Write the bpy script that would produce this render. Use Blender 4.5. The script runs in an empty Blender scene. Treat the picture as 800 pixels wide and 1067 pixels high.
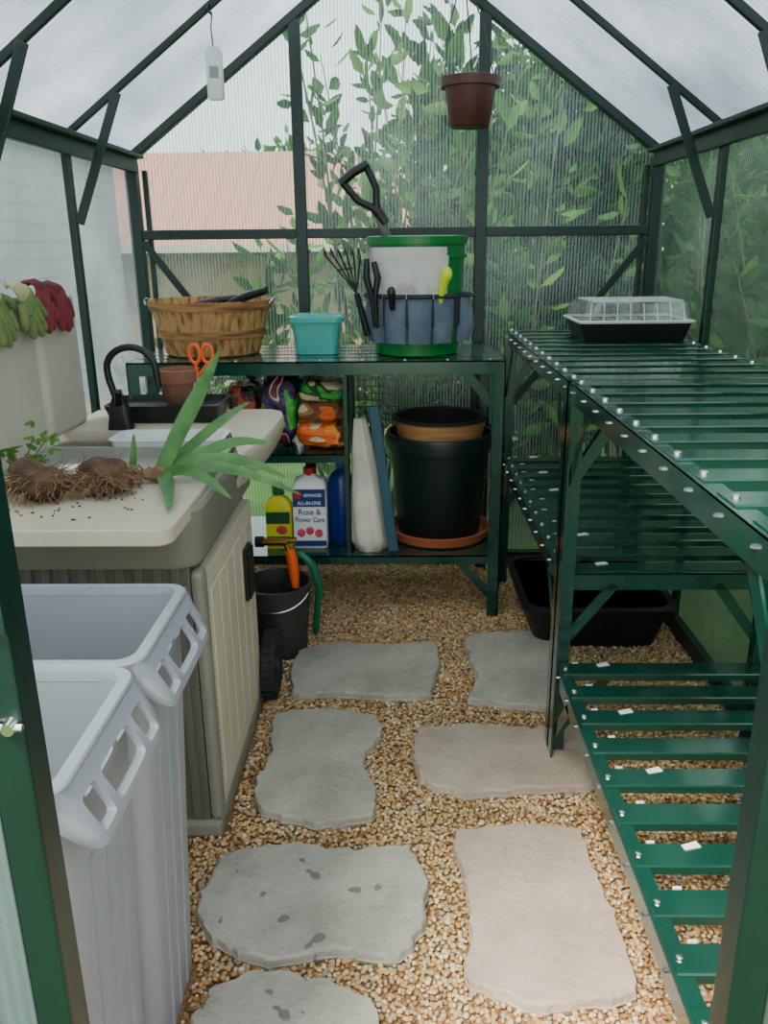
import bpy, math, random
import numpy as np
from mathutils import Vector, Matrix, noise
random.seed(7); rng=np.random.default_rng(7)
S=bpy.context.scene; COL=S.collection
U=random.uniform

# ------------------------------------------------------------------ materials
def C(r,g,b):
    f=lambda c:(c/255/12.92) if c/255<=0.04045 else ((c/255+0.055)/1.055)**2.4
    return (f(r),f(g),f(b),1)
def newmat(name):
    m=bpy.data.materials.new(name); m.use_nodes=True
    nt=m.node_tree; nt.nodes.clear()
    out=nt.nodes.new('ShaderNodeOutputMaterial')
    return m,nt,out
def ramp(nt,stops,interp='LINEAR'):
    r=nt.nodes.new('ShaderNodeValToRGB'); cr=r.color_ramp; cr.interpolation=interp
    while len(cr.elements)<len(stops): cr.elements.new(0.5)
    for e,(p,c) in zip(cr.elements,stops): e.position=p; e.color=c
    return r
def M(name,c1,c2=None,scale=6,rough=.5,metal=0,bump=0,bscale=60,stretch=(1,1,1),trans=0,detail=4,lo=.35,hi=.65,coat=0):
    m,nt,out=newmat(name); N=nt.nodes; L=nt.links
    b=N.new('ShaderNodeBsdfPrincipled'); L.new(b.outputs[0],out.inputs[0])
    b.inputs['Roughness'].default_value=rough; b.inputs['Metallic'].default_value=metal
    tc=N.new('ShaderNodeTexCoord'); mp=N.new('ShaderNodeMapping'); mp.inputs['Scale'].default_value=stretch
    L.new(tc.outputs['Object'],mp.inputs[0])
    nz=N.new('ShaderNodeTexNoise'); nz.inputs['Scale'].default_value=scale; nz.inputs['Detail'].default_value=detail
    L.new(mp.outputs[0],nz.inputs['Vector'])
    if c2 is None: c2=tuple(min(1,x*.82) for x in c1[:3])+(1,)
    r=ramp(nt,[(lo,c1),(hi,c2)]); L.new(nz.outputs['Fac'],r.inputs[0]); L.new(r.outputs[0],b.inputs['Base Color'])
    if bump:
        n2=N.new('ShaderNodeTexNoise'); n2.inputs['Scale'].default_value=bscale; n2.inputs['Detail'].default_value=5
        L.new(mp.outputs[0],n2.inputs['Vector'])
        bp=N.new('ShaderNodeBump'); bp.inputs['Strength'].default_value=bump; bp.inputs['Distance'].default_value=.01
        L.new(n2.outputs['Fac'],bp.inputs['Height']); L.new(bp.outputs[0],b.inputs['Normal'])
    if trans: b.inputs['Transmission Weight'].default_value=trans
    if coat: b.inputs['Coat Weight'].default_value=coat; b.inputs['Coat Roughness'].default_value=.12
    return m

def panel_mat(name,axis,haze,amp,tint,period=.011,lo=(.42,.46,.47,1),hi=(.72,.77,.79,1),nvar=.3,nscale=2.2):
    m,nt,out=newmat(name); N=nt.nodes; L=nt.links
    tc=N.new('ShaderNodeTexCoord')
    w=N.new('ShaderNodeTexWave'); w.wave_type='BANDS'; w.bands_direction=axis; w.inputs['Scale'].default_value=.314/period
    L.new(tc.outputs['Object'],w.inputs['Vector'])
    nz=N.new('ShaderNodeTexNoise'); nz.inputs['Scale'].default_value=nscale; nz.inputs['Detail'].default_value=5
    L.new(tc.outputs['Object'],nz.inputs['Vector'])
    a=N.new('ShaderNodeMath'); a.operation='MULTIPLY_ADD'; a.inputs[1].default_value=amp; a.inputs[2].default_value=haze-amp*.5
    L.new(w.outputs['Fac'],a.inputs[0])
    a2=N.new('ShaderNodeMath'); a2.operation='MULTIPLY_ADD'; a2.inputs[1].default_value=nvar
    L.new(nz.outputs['Fac'],a2.inputs[0])
    a3=N.new('ShaderNodeMath'); a3.operation='SUBTRACT'; a3.inputs[1].default_value=nvar*.5; a3.use_clamp=True
    L.new(a.outputs[0],a2.inputs[2]); L.new(a2.outputs[0],a3.inputs[0])
    # tonal colour from ribs and broad smudges
    cm=N.new('ShaderNodeMath'); cm.operation='MULTIPLY_ADD'; cm.inputs[1].default_value=.45; L.new(w.outputs['Fac'],cm.inputs[0])
    cs=N.new('ShaderNodeMath'); cs.operation='MULTIPLY_ADD'; cs.inputs[1].default_value=2.4; cs.inputs[2].default_value=-1.0; L.new(nz.outputs['Fac'],cs.inputs[0])
    L.new(cs.outputs[0],cm.inputs[2]); rr=ramp(nt,[(0,lo),(1,hi)]); L.new(cm.outputs[0],rr.inputs[0])
    t=N.new('ShaderNodeBsdfTransparent'); t.inputs[0].default_value=tint
    tl=N.new('ShaderNodeBsdfTranslucent'); L.new(rr.outputs[0],tl.inputs[0])
    df=N.new('ShaderNodeBsdfDiffuse'); L.new(rr.outputs[0],df.inputs[0])
    m1=N.new('ShaderNodeMixShader'); m1.inputs[0].default_value=.3
    L.new(tl.outputs[0],m1.inputs[1]); L.new(df.outputs[0],m1.inputs[2])
    m2=N.new('ShaderNodeMixShader'); L.new(a3.outputs[0],m2.inputs[0]); L.new(t.outputs[0],m2.inputs[1]); L.new(m1.outputs[0],m2.inputs[2])
    g=N.new('ShaderNodeBsdfGlossy'); g.inputs['Roughness'].default_value=.25
    m3=N.new('ShaderNodeMixShader'); m3.inputs[0].default_value=.03
    L.new(m2.outputs[0],m3.inputs[1]); L.new(g.outputs[0],m3.inputs[2]); L.new(m3.outputs[0],out.inputs[0])
    return m
def leaf_mat(name,c1,c2,c3):
    m,nt,out=newmat(name); N=nt.nodes; L=nt.links
    ge=N.new('ShaderNodeNewGeometry'); r=ramp(nt,[(0,c1),(.5,c2),(1,c3)]); L.new(ge.outputs['Random Per Island'],r.inputs[0])
    d=N.new('ShaderNodeBsdfPrincipled'); d.inputs['Roughness'].default_value=.6; d.inputs['Specular IOR Level'].default_value=.25; L.new(r.outputs[0],d.inputs['Base Color'])
    t=N.new('ShaderNodeBsdfTranslucent'); L.new(r.outputs[0],t.inputs[0])
    mx=N.new('ShaderNodeMixShader'); mx.inputs[0].default_value=.35; L.new(d.outputs[0],mx.inputs[1]); L.new(t.outputs[0],mx.inputs[2])
    L.new(mx.outputs[0],out.inputs[0]); return m
def stripes_mat(name,c1,c2,axis,period,rough=.6,bump=.4):
    m,nt,out=newmat(name); N=nt.nodes; L=nt.links
    b=N.new('ShaderNodeBsdfPrincipled'); b.inputs['Roughness'].default_value=rough; L.new(b.outputs[0],out.inputs[0])
    tc=N.new('ShaderNodeTexCoord'); w=N.new('ShaderNodeTexWave'); w.bands_direction=axis; w.inputs['Scale'].default_value=.314/period; w.inputs['Distortion'].default_value=.6
    w.wave_profile='SAW'
    L.new(tc.outputs['Object'],w.inputs['Vector']); r=ramp(nt,[(0,c1),(.85,c1),(1,c2)]); L.new(w.outputs['Fac'],r.inputs[0])
    L.new(r.outputs[0],b.inputs['Base Color'])
    bp=N.new('ShaderNodeBump'); bp.inputs['Strength'].default_value=bump; L.new(w.outputs['Fac'],bp.inputs['Height']); L.new(bp.outputs[0],b.inputs['Normal'])
    return m
def wood_mat(name,c1,c2,stretch,scale=14,lo=.3,hi=.7):
    return M(name,c1,c2,scale=scale,rough=.7,bump=.25,bscale=30,stretch=stretch,lo=lo,hi=hi)
def gravel_mat():
    m,nt,out=newmat('pebble_stone'); N=nt.nodes; L=nt.links
    ge=N.new('ShaderNodeNewGeometry')
    r=ramp(nt,[(0,C(206,160,104)),(.14,C(214,176,124)),(.28,C(230,204,162)),(.42,C(202,160,108)),(.54,C(172,128,84)),(.66,C(216,182,136)),(.78,C(180,164,140)),(.9,C(238,222,192)),(.95,C(140,104,74))],'CONSTANT')
    L.new(ge.outputs['Random Per Island'],r.inputs[0])
    tc=N.new('ShaderNodeTexCoord'); nz=N.new('ShaderNodeTexNoise'); nz.inputs['Scale'].default_value=90; L.new(tc.outputs['Object'],nz.inputs['Vector'])
    mx=N.new('ShaderNodeMixRGB'); mx.blend_type='MULTIPLY'; mx.inputs[0].default_value=.3
    L.new(r.outputs[0],mx.inputs[1]); L.new(nz.outputs['Fac'],mx.inputs[2])
    b=N.new('ShaderNodeBsdfPrincipled'); b.inputs['Roughness'].default_value=.85; b.inputs['Specular IOR Level'].default_value=.15; L.new(mx.outputs[0],b.inputs['Base Color']); L.new(b.outputs[0],out.inputs[0])
    return m
def stone_mat(name,c1,c2,spots):
    m,nt,out=newmat(name); N=nt.nodes; L=nt.links
    b=N.new('ShaderNodeBsdfPrincipled'); b.inputs['Roughness'].default_value=.85; L.new(b.outputs[0],out.inputs[0])
    tc=N.new('ShaderNodeTexCoord')
    n1=N.new('ShaderNodeTexNoise'); n1.inputs['Scale'].default_value=5; n1.inputs['Detail'].default_value=12; n1.inputs['Roughness'].default_value=.74
    L.new(tc.outputs['Object'],n1.inputs['Vector']); r=ramp(nt,[(.32,c1),(.5,tuple((a+b_)/2 for a,b_ in zip(c1,c2))),(.66,c2)]); L.new(n1.outputs['Fac'],r.inputs[0])
    n2=N.new('ShaderNodeTexNoise'); n2.inputs['Scale'].default_value=26; n2.inputs['Detail'].default_value=1.5; L.new(tc.outputs['Object'],n2.inputs['Vector'])
    r2=ramp(nt,[(spots,(0,0,0,1)),(spots+.02,(.7,.7,.7,1))]); L.new(n2.outputs['Fac'],r2.inputs[0])
    mx=N.new('ShaderNodeMixRGB'); L.new(r2.outputs[0],mx.inputs[0]); L.new(r.outputs[0],mx.inputs[1]); mx.inputs[2].default_value=C(88,88,86)
    L.new(mx.outputs[0],b.inputs['Base Color'])
    n3=N.new('ShaderNodeTexNoise'); n3.inputs['Scale'].default_value=8; n3.inputs['Detail'].default_value=14; n3.inputs['Roughness'].default_value=.68; L.new(tc.outputs['Object'],n3.inputs['Vector'])
    bp=N.new('ShaderNodeBump'); bp.inputs['Strength'].default_value=.75; bp.inputs['Distance'].default_value=.025
    L.new(n3.outputs['Fac'],bp.inputs['Height']); L.new(bp.outputs[0],b.inputs['Normal'])
    return m

FRAME=M('green_frame_paint',C(8,40,32),C(6,33,27),rough=.38)
RACK=M('green_rack_paint',C(11,64,51),C(8,54,43),rough=.2,coat=.7)
CHROME=M('chrome_steel',C(225,225,225),rough=.2,metal=1)
WHITEC=M('white_plastic_clip',C(235,235,235),rough=.5)
BRASS=M('brass',C(190,140,56),rough=.3,metal=1)
BEIGE=M('beige_resin',C(202,188,166),C(188,174,153),scale=3,rough=.5,bump=.03)
BEIGE2=M('pale_beige_resin',C(192,183,167),C(180,170,153),scale=3,rough=.5)
OLIVE=M('olive_grey_resin',C(132,128,114),C(120,116,103),scale=3,rough=.5)
OLIVED=M('dark_olive_resin',C(96,93,82),C(86,83,73),scale=4,rough=.55)
BLACK=M('black_plastic',C(22,22,24),C(15,15,17),rough=.4)
BLACKR=M('black_rubber',C(36,36,36),C(26,26,26),rough=.75)
GREYBIN=M('grey_bin_plastic',C(148,149,156),C(138,140,148),scale=2.5,rough=.45,bump=.05,bscale=20)
WHITE=M('white_enamel',C(232,234,232),C(222,224,222),rough=.35)
TERRA=M('terracotta_clay',C(150,92,70),C(106,78,68),scale=12,rough=.8,bump=.1)
TERRAP=M('terracotta_plastic',C(176,94,60),C(160,82,52),rough=.5)
BROWNP=M('brown_pot_plastic',C(88,44,34),C(74,36,28),rough=.45)
PGREEN=M('bright_green_bucket',C(14,118,50),C(10,106,44),rough=.3)
CLOTHW=M('stained_offwhite_cloth',C(208,204,198),C(140,122,108),scale=9,rough=.9,bump=.2,lo=.52,hi=.72)
SLATE=M('slate_grey_canvas',C(104,114,130),C(86,97,114),scale=14,rough=.9,bump=.3,bscale=200)
SLATED=M('dark_canvas_trim',C(40,46,54),rough=.9)
DKPOT=M('dark_green_pot_plastic',C(16,36,34),C(12,28,28),rough=.4)
TANPOT=wood_mat('tan_wooden_pot',C(190,140,84),C(150,100,56),(1,1,8),8)
DARKIN=M('dark_pot_lining',C(32,30,28),rough=.8)
CLOTH=M('white_cloth',C(226,218,200),C(202,192,174),scale=7,rough=.9,bump=.3,bscale=15)
TEALB=M('blue_green_painted_board',C(28,80,96),C(22,68,84),rough=.5)
WOODB=wood_mat('basket_wood',C(196,146,90),C(100,60,34),(9,9,.8),7,.44,.68)
WOODH=wood_mat('basket_hoop_wood',C(176,124,74),C(100,62,34),(1,1,9),8,.4,.7)
YELLOW=M('yellow_green_plastic',C(214,226,40),C(196,212,34),rough=.4)
ORANGE=M('orange_plastic',C(240,96,16),C(230,84,12),rough=.4)
HOSE=M('green_hose_rubber',C(16,112,80),C(14,98,70),rough=.4)
BLUEP=M('blue_bottle_plastic',C(16,44,118),C(12,36,100),rough=.3)
GLG=M('green_knit_glove',C(126,140,84),C(104,120,70),scale=30,rough=.95,bump=.4,bscale=150)
GLY=M('cream_cuff_knit',C(192,188,136),C(166,162,112),scale=30,rough=.95,bump=.4,bscale=150)
GLR=M('red_knit_glove',C(146,54,60),C(120,42,50),scale=30,rough=.95,bump=.4,bscale=150)
GLRD=M('dark_red_cuff_knit',C(106,38,46),C(86,30,38),scale=30,rough=.95,bump=.4)
ROOT=M('root_ball_soil',C(104,76,54),C(56,38,28),scale=30,rough=.95,bump=.8,bscale=60)
ROOTF=M('pale_root_fibre',C(146,112,80),C(100,72,48),scale=40,rough=.9)
IRIS=M('iris_leaf',C(80,126,58),C(54,98,44),scale=8,rough=.45,stretch=(3,3,3))
WEED=leaf_mat('weed_leaf',C(60,100,36),C(84,126,46),C(110,140,60))
BARK=M('stem_bark',C(90,80,58),C(66,60,44),rough=.8)
PAPER=M('label_white',C(240,240,236),rough=.5)
REDP=M('red_plastic',C(190,30,34),rough=.4)
INK=M('label_blue_ink',C(22,46,116),rough=.6)
PEB=gravel_mat()
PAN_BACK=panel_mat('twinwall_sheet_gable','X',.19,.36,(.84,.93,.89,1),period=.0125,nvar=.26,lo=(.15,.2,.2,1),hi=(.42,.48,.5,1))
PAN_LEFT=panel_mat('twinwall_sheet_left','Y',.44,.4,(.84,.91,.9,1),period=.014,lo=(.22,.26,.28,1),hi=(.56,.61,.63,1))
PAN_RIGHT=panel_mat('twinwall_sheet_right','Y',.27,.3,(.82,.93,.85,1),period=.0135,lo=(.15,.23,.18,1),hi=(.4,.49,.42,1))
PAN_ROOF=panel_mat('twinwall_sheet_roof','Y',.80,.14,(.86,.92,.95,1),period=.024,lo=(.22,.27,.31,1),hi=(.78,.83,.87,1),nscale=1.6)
FOL1=leaf_mat('shrub_leaves_light',C(34,76,16),C(58,106,28),C(104,146,54))
FOL2=leaf_mat('shrub_leaves_mid',C(14,44,10),C(30,68,18),C(62,104,34))

# ------------------------------------------------------------------ mesh builder
class MB:
    def __init__(s): s.v=[]; s.f=[]; s.m=[]
    def add(s,vs,fs,mi=0):
        o=len(s.v); s.v+= [tuple(p) for p in vs]; s.f+=[tuple(i+o for i in f) for f in fs]; s.m+=[mi]*len(fs); return s
    def box(s,x0,x1,y0,y1,z0,z1,mi=0):
        return s.add([(x0,y0,z0),(x1,y0,z0),(x1,y1,z0),(x0,y1,z0),(x0,y0,z1),(x1,y0,z1),(x1,y1,z1),(x0,y1,z1)],
            [(3,2,1,0),(4,5,6,7),(0,1,5,4),(1,2,6,5),(2,3,7,6),(3,0,4,7)],mi)
    def bar(s,p0,p1,w,h,side=None,mi=0):
        p0=Vector(p0);p1=Vector(p1); d=(p1-p0).normalized()
        a=Vector(side) if side else (Vector((0,0,1)) if abs(d.z)<.9 else Vector((1,0,0)))
        u=(a-d*a.dot(d)).normalized(); v=d.cross(u)
        vs=[]
        for p in (p0,p1):
            for (a1,b1) in ((-1,-1),(1,-1),(1,1),(-1,1)): vs.append(p+u*a1*w/2+v*b1*h/2)
        return s.add(vs,[(3,2,1,0),(4,5,6,7),(0,1,5,4),(1,2,6,5),(2,3,7,6),(3,0,4,7)],mi)
    def loft(s,rings,mi=0,cap0=True,cap1=True):
        n=len(rings[0]); vs=[p for r in rings for p in r]; fs=[]
        for i in range(len(rings)-1):
            for j in range(n):
                k=(j+1)%n; fs.append((i*n+j,i*n+k,(i+1)*n+k,(i+1)*n+j))
        if cap0: fs.append(tuple(range(n))[::-1])
        if cap1: fs.append(tuple((len(rings)-1)*n+j for j in range(n)))
        return s.add(vs,fs,mi)
    def lathe(s,prof,c,n=32,mi=0,cap0=True,cap1=True,sy=1.0):
        rings=[[(c[0]+r*math.cos(2*math.pi*j/n),c[1]+r*sy*math.sin(2*math.pi*j/n),c[2]+z) for j in range(n)] for r,z in prof]
        return s.loft(rings,mi,cap0,cap1)
    def tube(s,pts,r,n=8,mi=0,closed=False):
        pts=[Vector(p) for p in pts]; rr=r if isinstance(r,(list,tuple)) else [r]*len(pts)
        rings=[]; u=None
        for i,p in enumerate(pts):
            a=pts[max(i-1,0)]; b=pts[min(i+1,len(pts)-1)]
            if closed: a=pts[i-1]; b=pts[(i+1)%len(pts)]
            d=(b-a).normalized()
            if u is None:
                t=Vector((0,0,1)) if abs(d.z)<.9 else Vector((1,0,0)); u=(t-d*t.dot(d)).normalized()
            else: u=(u-d*u.dot(d)).normalized()
            w=d.cross(u)
            rings.append([p+(u*math.cos(2*math.pi*j/n)+w*math.sin(2*math.pi*j/n))*rr[i] for j in range(n)])
        if closed: rings.append(rings[0]); return s.loft(rings,mi,False,False)
        return s.loft(rings,mi)
    def sell(s,c,rad,p=1.0,basis=None,nu=20,nv=12,nz=0,nsc=8,mi=0):
        c=Vector(c); B=basis or Matrix.Identity(3); sg=lambda t,e: math.copysign(abs(t)**e,t)
        rings=[]
        for i in range(nv+1):
            ph=-math.pi/2+math.pi*i/nv*.998+.001; ring=[]
            for j in range(nu):
                th=2*math.pi*j/nu
                q=Vector((rad[0]*sg(math.cos(ph),p)*sg(math.cos(th),p),rad[1]*sg(math.cos(ph),p)*sg(math.sin(th),p),rad[2]*sg(math.sin(ph),p)))
                if nz: q*= 1+nz*noise.noise((c+q)*nsc)
                ring.append(c+B@q)
            rings.append(ring)
        return s.loft(rings,mi)
    def shell(s,c,r0,r1,z0,z1,a0,a1,th=.006,n=16,mi=0,bulge=0):
        rows=[]
        zs=[0,.33,.66,1]
        for k in range(n+1):
            t=k/n; a=math.radians(a0+(a1-a0)*t); row=[]
            bu=bulge*max(0,math.sin(math.pi*t))**.6
            for q in zs:
                r=r0+(r1-r0)*q+bu*(.4+.6*math.sin(math.pi*min(q+.15,1)))
                row.append((c[0]+(r+th)*math.cos(a),c[1]+(r+th)*math.sin(a),c[2]+z0+(z1-z0)*q))
            for q in zs[::-1]:
                r=r0+(r1-r0)*q
                row.append((c[0]+r*math.cos(a),c[1]+r*math.sin(a),c[2]+z0+(z1-z0)*q))
            rows.append(row)
        return s.loft(rows,mi)
WO={}
def mk(name,mb,mats,parent=None,smooth=None,bevel=0,label=None,category=None,kind=None,group=None,origin=None):
    if not isinstance(mats,(list,tuple)): mats=[mats]
    if parent is not None: o=WO[parent.name]
    elif origin is not None: o=Vector(origin)
    else:
        a=np.array(mb.v); mn=a.min(0); mx=a.max(0); o=Vector(((mn[0]+mx[0])/2,(mn[1]+mx[1])/2,mn[2]))
    me=bpy.data.meshes.new(name)
    me.from_pydata([(x-o.x,y-o.y,z-o.z) for x,y,z in mb.v],[],mb.f)
    for m in mats: me.materials.append(m)
    me.polygons.foreach_set('material_index',mb.m)
    me.update()
    if smooth:
        me.polygons.foreach_set('use_smooth',[True]*len(mb.f))
        try: me.set_sharp_from_angle(angle=math.radians(smooth))
        except Exception: pass
    ob=bpy.data.objects.new(name,me); COL.objects.link(ob)
    if parent is not None: ob.parent=parent
    else: ob.location=o
    WO[ob.name]=o
    if bevel:
        b=ob.modifiers.new('bevel','BEVEL'); b.width=bevel; b.segments=2; b.limit_method='ANGLE'
    if label: ob['label']=label
    if category: ob['category']=category
    if kind: ob['kind']=kind
    if group: ob['group']=group
    return ob
def root(name,loc,label,category,group=None):
    e=bpy.data.objects.new(name,None); e.empty_display_size=.05; e.location=loc; COL.objects.link(e)
    e['label']=label; e['category']=category
    if group: e['group']=group
    WO[e.name]=Vector(loc); return e
def rrect(cx,cy,hx,hy,r,z,n=5):
    pts=[]
    for (sx,sy,a0) in ((1,1,0),(-1,1,90),(-1,-1,180),(1,-1,270)):
        for k in range(n+1):
            a=math.radians(a0+90*k/n); pts.append((cx+sx*(hx-r)+r*math.cos(a),cy+sy*(hy-r)+r*math.sin(a),z))
    return pts
def textpart(txt,size,loc,parent,mat,name='printed_text',ry=0,squash=1):
    cu=bpy.data.curves.new('t','FONT'); cu.body=txt; cu.size=size; cu.align_x='CENTER'; cu.extrude=.0004; cu.offset=size*.012
    t=bpy.data.objects.new('t',cu); COL.objects.link(t)
    bpy.context.view_layer.update()
    me=bpy.data.meshes.new_from_object(t.evaluated_get(bpy.context.evaluated_depsgraph_get()))
    bpy.data.objects.remove(t)
    R=Matrix.Rotation(math.radians(90),4,'X'); o=WO[parent.name]
    me.transform(Matrix.Translation(Vector(loc)-o)@Matrix.Rotation(math.radians(ry),4,'Z')@R@Matrix.Diagonal((squash,1,1,1)))
    me.materials.clear(); me.materials.append(mat)
    ob=bpy.data.objects.new(name,me); COL.objects.link(ob); ob.parent=parent; WO[ob.name]=o; return ob
def boolcut(ob,cm,parent):
    cut=mk('cut',cm,GREYBIN,parent=parent)
    bo=ob.modifiers.new('b','BOOLEAN'); bo.operation='DIFFERENCE'; bo.object=cut; bo.solver='EXACT'
    bpy.context.view_layer.update()
    me=bpy.data.meshes.new_from_object(ob.evaluated_get(bpy.context.evaluated_depsgraph_get()))
    ob.modifiers.clear(); ob.data=me; bpy.data.objects.remove(cut)

# ------------------------------------------------------------------ greenhouse
XL,XR,YF,YB=-.99,.958,.60,3.27
XC=(XL+XR)/2; ZE,ZR=1.60,2.31
tn=[0]
def trim(mb,mat=FRAME,bev=.003):
    tn[0]+=1; return mk('trim_%d'%tn[0],mb,mat,kind='structure',bevel=bev)
def B(p0,p1,w=.035,h=.035,side=None): 
    m=MB(); m.bar(p0,p1,w,h,side); return trim(m)
def roofz(x): return ZR-(abs(x-XC))*(ZR-ZE)/((XR-XL)/2)
ribs=[3.25,2.62,2.0,1.35,.62]
for i,y in enumerate(ribs):
    t=.042 if i in(0,4) else .022
    for sx in (XL,XR):
        sgn=1 if sx>0 else -1
        B((sx-sgn*.012,y,0),(sx-sgn*.012,y,ZE-.02),t,.03 if i else .045)
        B((sx-sgn*.01,y,ZE-.01),(XC+sgn*.012,y,ZR-.025),(.042 if i in (0,4) else .016),.03 if i in (0,4) else .02,(0,1,0))
        if i in (1,2,3):
            x1=sx-sgn*.185
            B((sx-sgn*.035,y-.016,1.35),(x1,y-.016,roofz(x1)-.03),.008,.028,(0,1,0))
for sx in (XL,XR):
    sgn=1 if sx>0 else -1
    B((sx-sgn*.03,YF,ZE-.035),(sx-sgn*.03,YB-.03,ZE-.035),.05,.02)
    B((sx-sgn*.04,YF,ZE-.005),(sx-sgn*.04,YB-.03,ZE-.005),.015,.05)
    B((sx-sgn*.01,YF,.03),(sx-sgn*.01,YB,.03),.06,.03)
B((XC,YF,ZR-.02),(XC,YB,ZR-.02),.05,.05)
# back gable
B((XL+.03,YB-.02,1.325),(XR-.03,YB-.02,1.325),.035,.03)
for x in (-.36,.305): B((x,YB-.025,.0),(x,YB-.025,roofz(x)-.03),.042,.03)
B((XL,YB-.02,.03),(XR,YB-.02,.03),.06,.03)
B((-.95,YB-.045,1.30),(-.42,YB-.045,.58),.006,.028,(0,1,0))
B((.92,YB-.045,1.30),(.36,YB-.045,.58),.006,.028,(0,1,0))
B((XL+.06,YB-.02,0),(XL+.06,YB-.02,1.55),.018,.018)
B((XR-.055,YB-.02,0),(XR-.055,YB-.02,1.55),.018,.018)
# front frame with door opening
posts=[]
for x in (-.331,.321):
    posts.append(B((x,YF+.01,0),(x,YF+.01,1.95),.036,.036))
B((-.33,YF+.01,1.95),(.32,YF+.01,1.95),.04,.036)
B((XL,YF,.03),(-.35,YF,.03),.05,.03); B((.34,YF,.03),(XR,YF,.03),.05,.03)
m=MB(); m.box(-.325,-.311,YF-.016,YF-.008,.99,1.05); hg=mk('hinge',m,FRAME,parent=posts[0])
for z in (1.0,1.02,1.04):
    m=MB(); m.tube([(-.316,YF-.012,z-.005),(-.316,YF-.012,z+.005)],.004,10); mk('hinge_pin',m,BRASS,parent=hg,smooth=40)
for x,p in ((-.322,posts[0]),(.318,posts[1])):
    m=MB(); m.tube([(x,YF-.008,.905),(x,YF-.018,.905)],[.007,.0055],12); m.tube([(x-.011,YF-.013,.905),(x+.011,YF-.013,.905)],.0032,8)
    mk('catch',m,CHROME if x<0 else BRASS,smooth=40,parent=p)
# sheets
m=MB(); m.loft([[(XL,YB,0),(XR,YB,0),(XR,YB,ZE),(XC,YB,ZR),(XL,YB,ZE)],[(XL,YB+.006,0),(XR,YB+.006,0),(XR,YB+.006,ZE),(XC,YB+.006,ZR),(XL,YB+.006,ZE)]])
mk('wall_back',m,PAN_BACK,kind='structure')
m=MB(); m.box(XL-.006,XL,YF,YB,0,ZE); mk('wall_left',m,PAN_LEFT,kind='structure')
m=MB(); m.box(XR,XR+.006,YF,YB,0,ZE); mk('wall_right',m,PAN_RIGHT,kind='structure')
m=MB()
m.box(XL,-.345,YF-.008,YF-.002,0,ZE); m.box(.335,XR,YF-.008,YF-.002,0,ZE)
m.loft([[(XL,YF-.008,ZE),(-.345,YF-.008,ZE),(-.345,YF-.008,roofz(-.345))],[(XL,YF-.002,ZE),(-.345,YF-.002,ZE),(-.345,YF-.002,roofz(-.345))]])
m.loft([[(.335,YF-.008,ZE),(XR,YF-.008,ZE),(.335,YF-.008,roofz(.335))],[(.335,YF-.002,ZE),(XR,YF-.002,ZE),(.335,YF-.002,roofz(.335))]])
mk('wall_front',m,PAN_BACK,kind='structure')
m=MB()
for (xa,xb) in ((XL-.03,XC),(XC,XR+.03)):
    za=roofz(xa);zb=roofz(xb)
    m.add([(xa,YF-.02,za),(xb,YF-.02,zb),(xb,YB+.03,zb),(xa,YB+.03,za),(xa,YF-.02,za+.006),(xb,YF-.02,zb+.006),(xb,YB+.03,zb+.006),(xa,YB+.03,za+.006)],
     [(3,2,1,0),(4,5,6,7),(0,1,5,4),(1,2,6,5),(2,3,7,6),(3,0,4,7)])
mk('ceiling',m,PAN_ROOF,kind='structure')
FLOORM=M('gravel_bed',C(170,130,86),C(128,94,60),scale=90,rough=.9,bump=1,bscale=120)
m=MB(); m.box(XL-.02,XR+.02,YF-.02,YB+.02,-.05,-.002); mk('floor',m,FLOORM,kind='structure')

# stepping stones
stones=[
 ([(-.33,2.42),(-.22,2.48),(-.05,2.465),(.115,2.475),(.13,2.35),(.09,2.15),(-.05,2.13),(-.2,2.15),(-.31,2.14),(-.345,2.28)],'flat grey flagstone slab near the potting bench',0),
 ([(.22,2.52),(.36,2.56),(.50,2.55),(.52,2.35),(.50,2.12),(.43,2.07),(.3,2.09),(.2,2.12),(.235,2.25),(.215,2.4)],'grey flagstone partly under the metal rack',0),
 ([(-.36,2.03),(-.22,2.07),(-.07,2.03),(-.05,1.94),(-.09,1.85),(-.085,1.77),(-.055,1.69),(-.07,1.6),(-.2,1.57),(-.33,1.62),(-.36,1.72),(-.34,1.85)],'greenish grey flagstone with notched side',0),
 ([(.05,1.96),(.2,1.985),(.36,1.97),(.5,1.98),(.52,1.8),(.46,1.71),(.3,1.7),(.15,1.68),(.05,1.74),(.03,1.86)],'tan grey flagstone at the foot of the rack leg',1),
 ([(-.385,1.47),(-.25,1.51),(-.1,1.49),(.02,1.5),(.055,1.4),(.045,1.28),(0,1.2),(-.12,1.215),(-.25,1.19),(-.365,1.24),(-.415,1.33)],'large grey flagstone with dark wet spots',2),
 ([(.12,1.545),(.25,1.575),(.40,1.56),(.41,1.4),(.425,1.25),(.415,1.13),(.32,1.105),(.21,1.10),(.115,1.16),(.135,1.3),(.125,1.42)],'large pinkish tan flagstone slab',1),
 ([(-.34,1.13),(-.27,1.17),(-.14,1.155),(-.05,1.11),(-.03,1.0),(-.06,.9),(-.2,.87),(-.33,.9),(-.37,1.02)],'grey flagstone with a dark spot by the doorway',2)]
SM=[stone_mat('flagstone_grey',C(188,181,165),C(148,141,126),.9),stone_mat('flagstone_tan',C(198,178,158),C(162,143,126),.9),stone_mat('flagstone_spotted',C(188,182,168),C(150,144,131),.675)]
polys=[]
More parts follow.
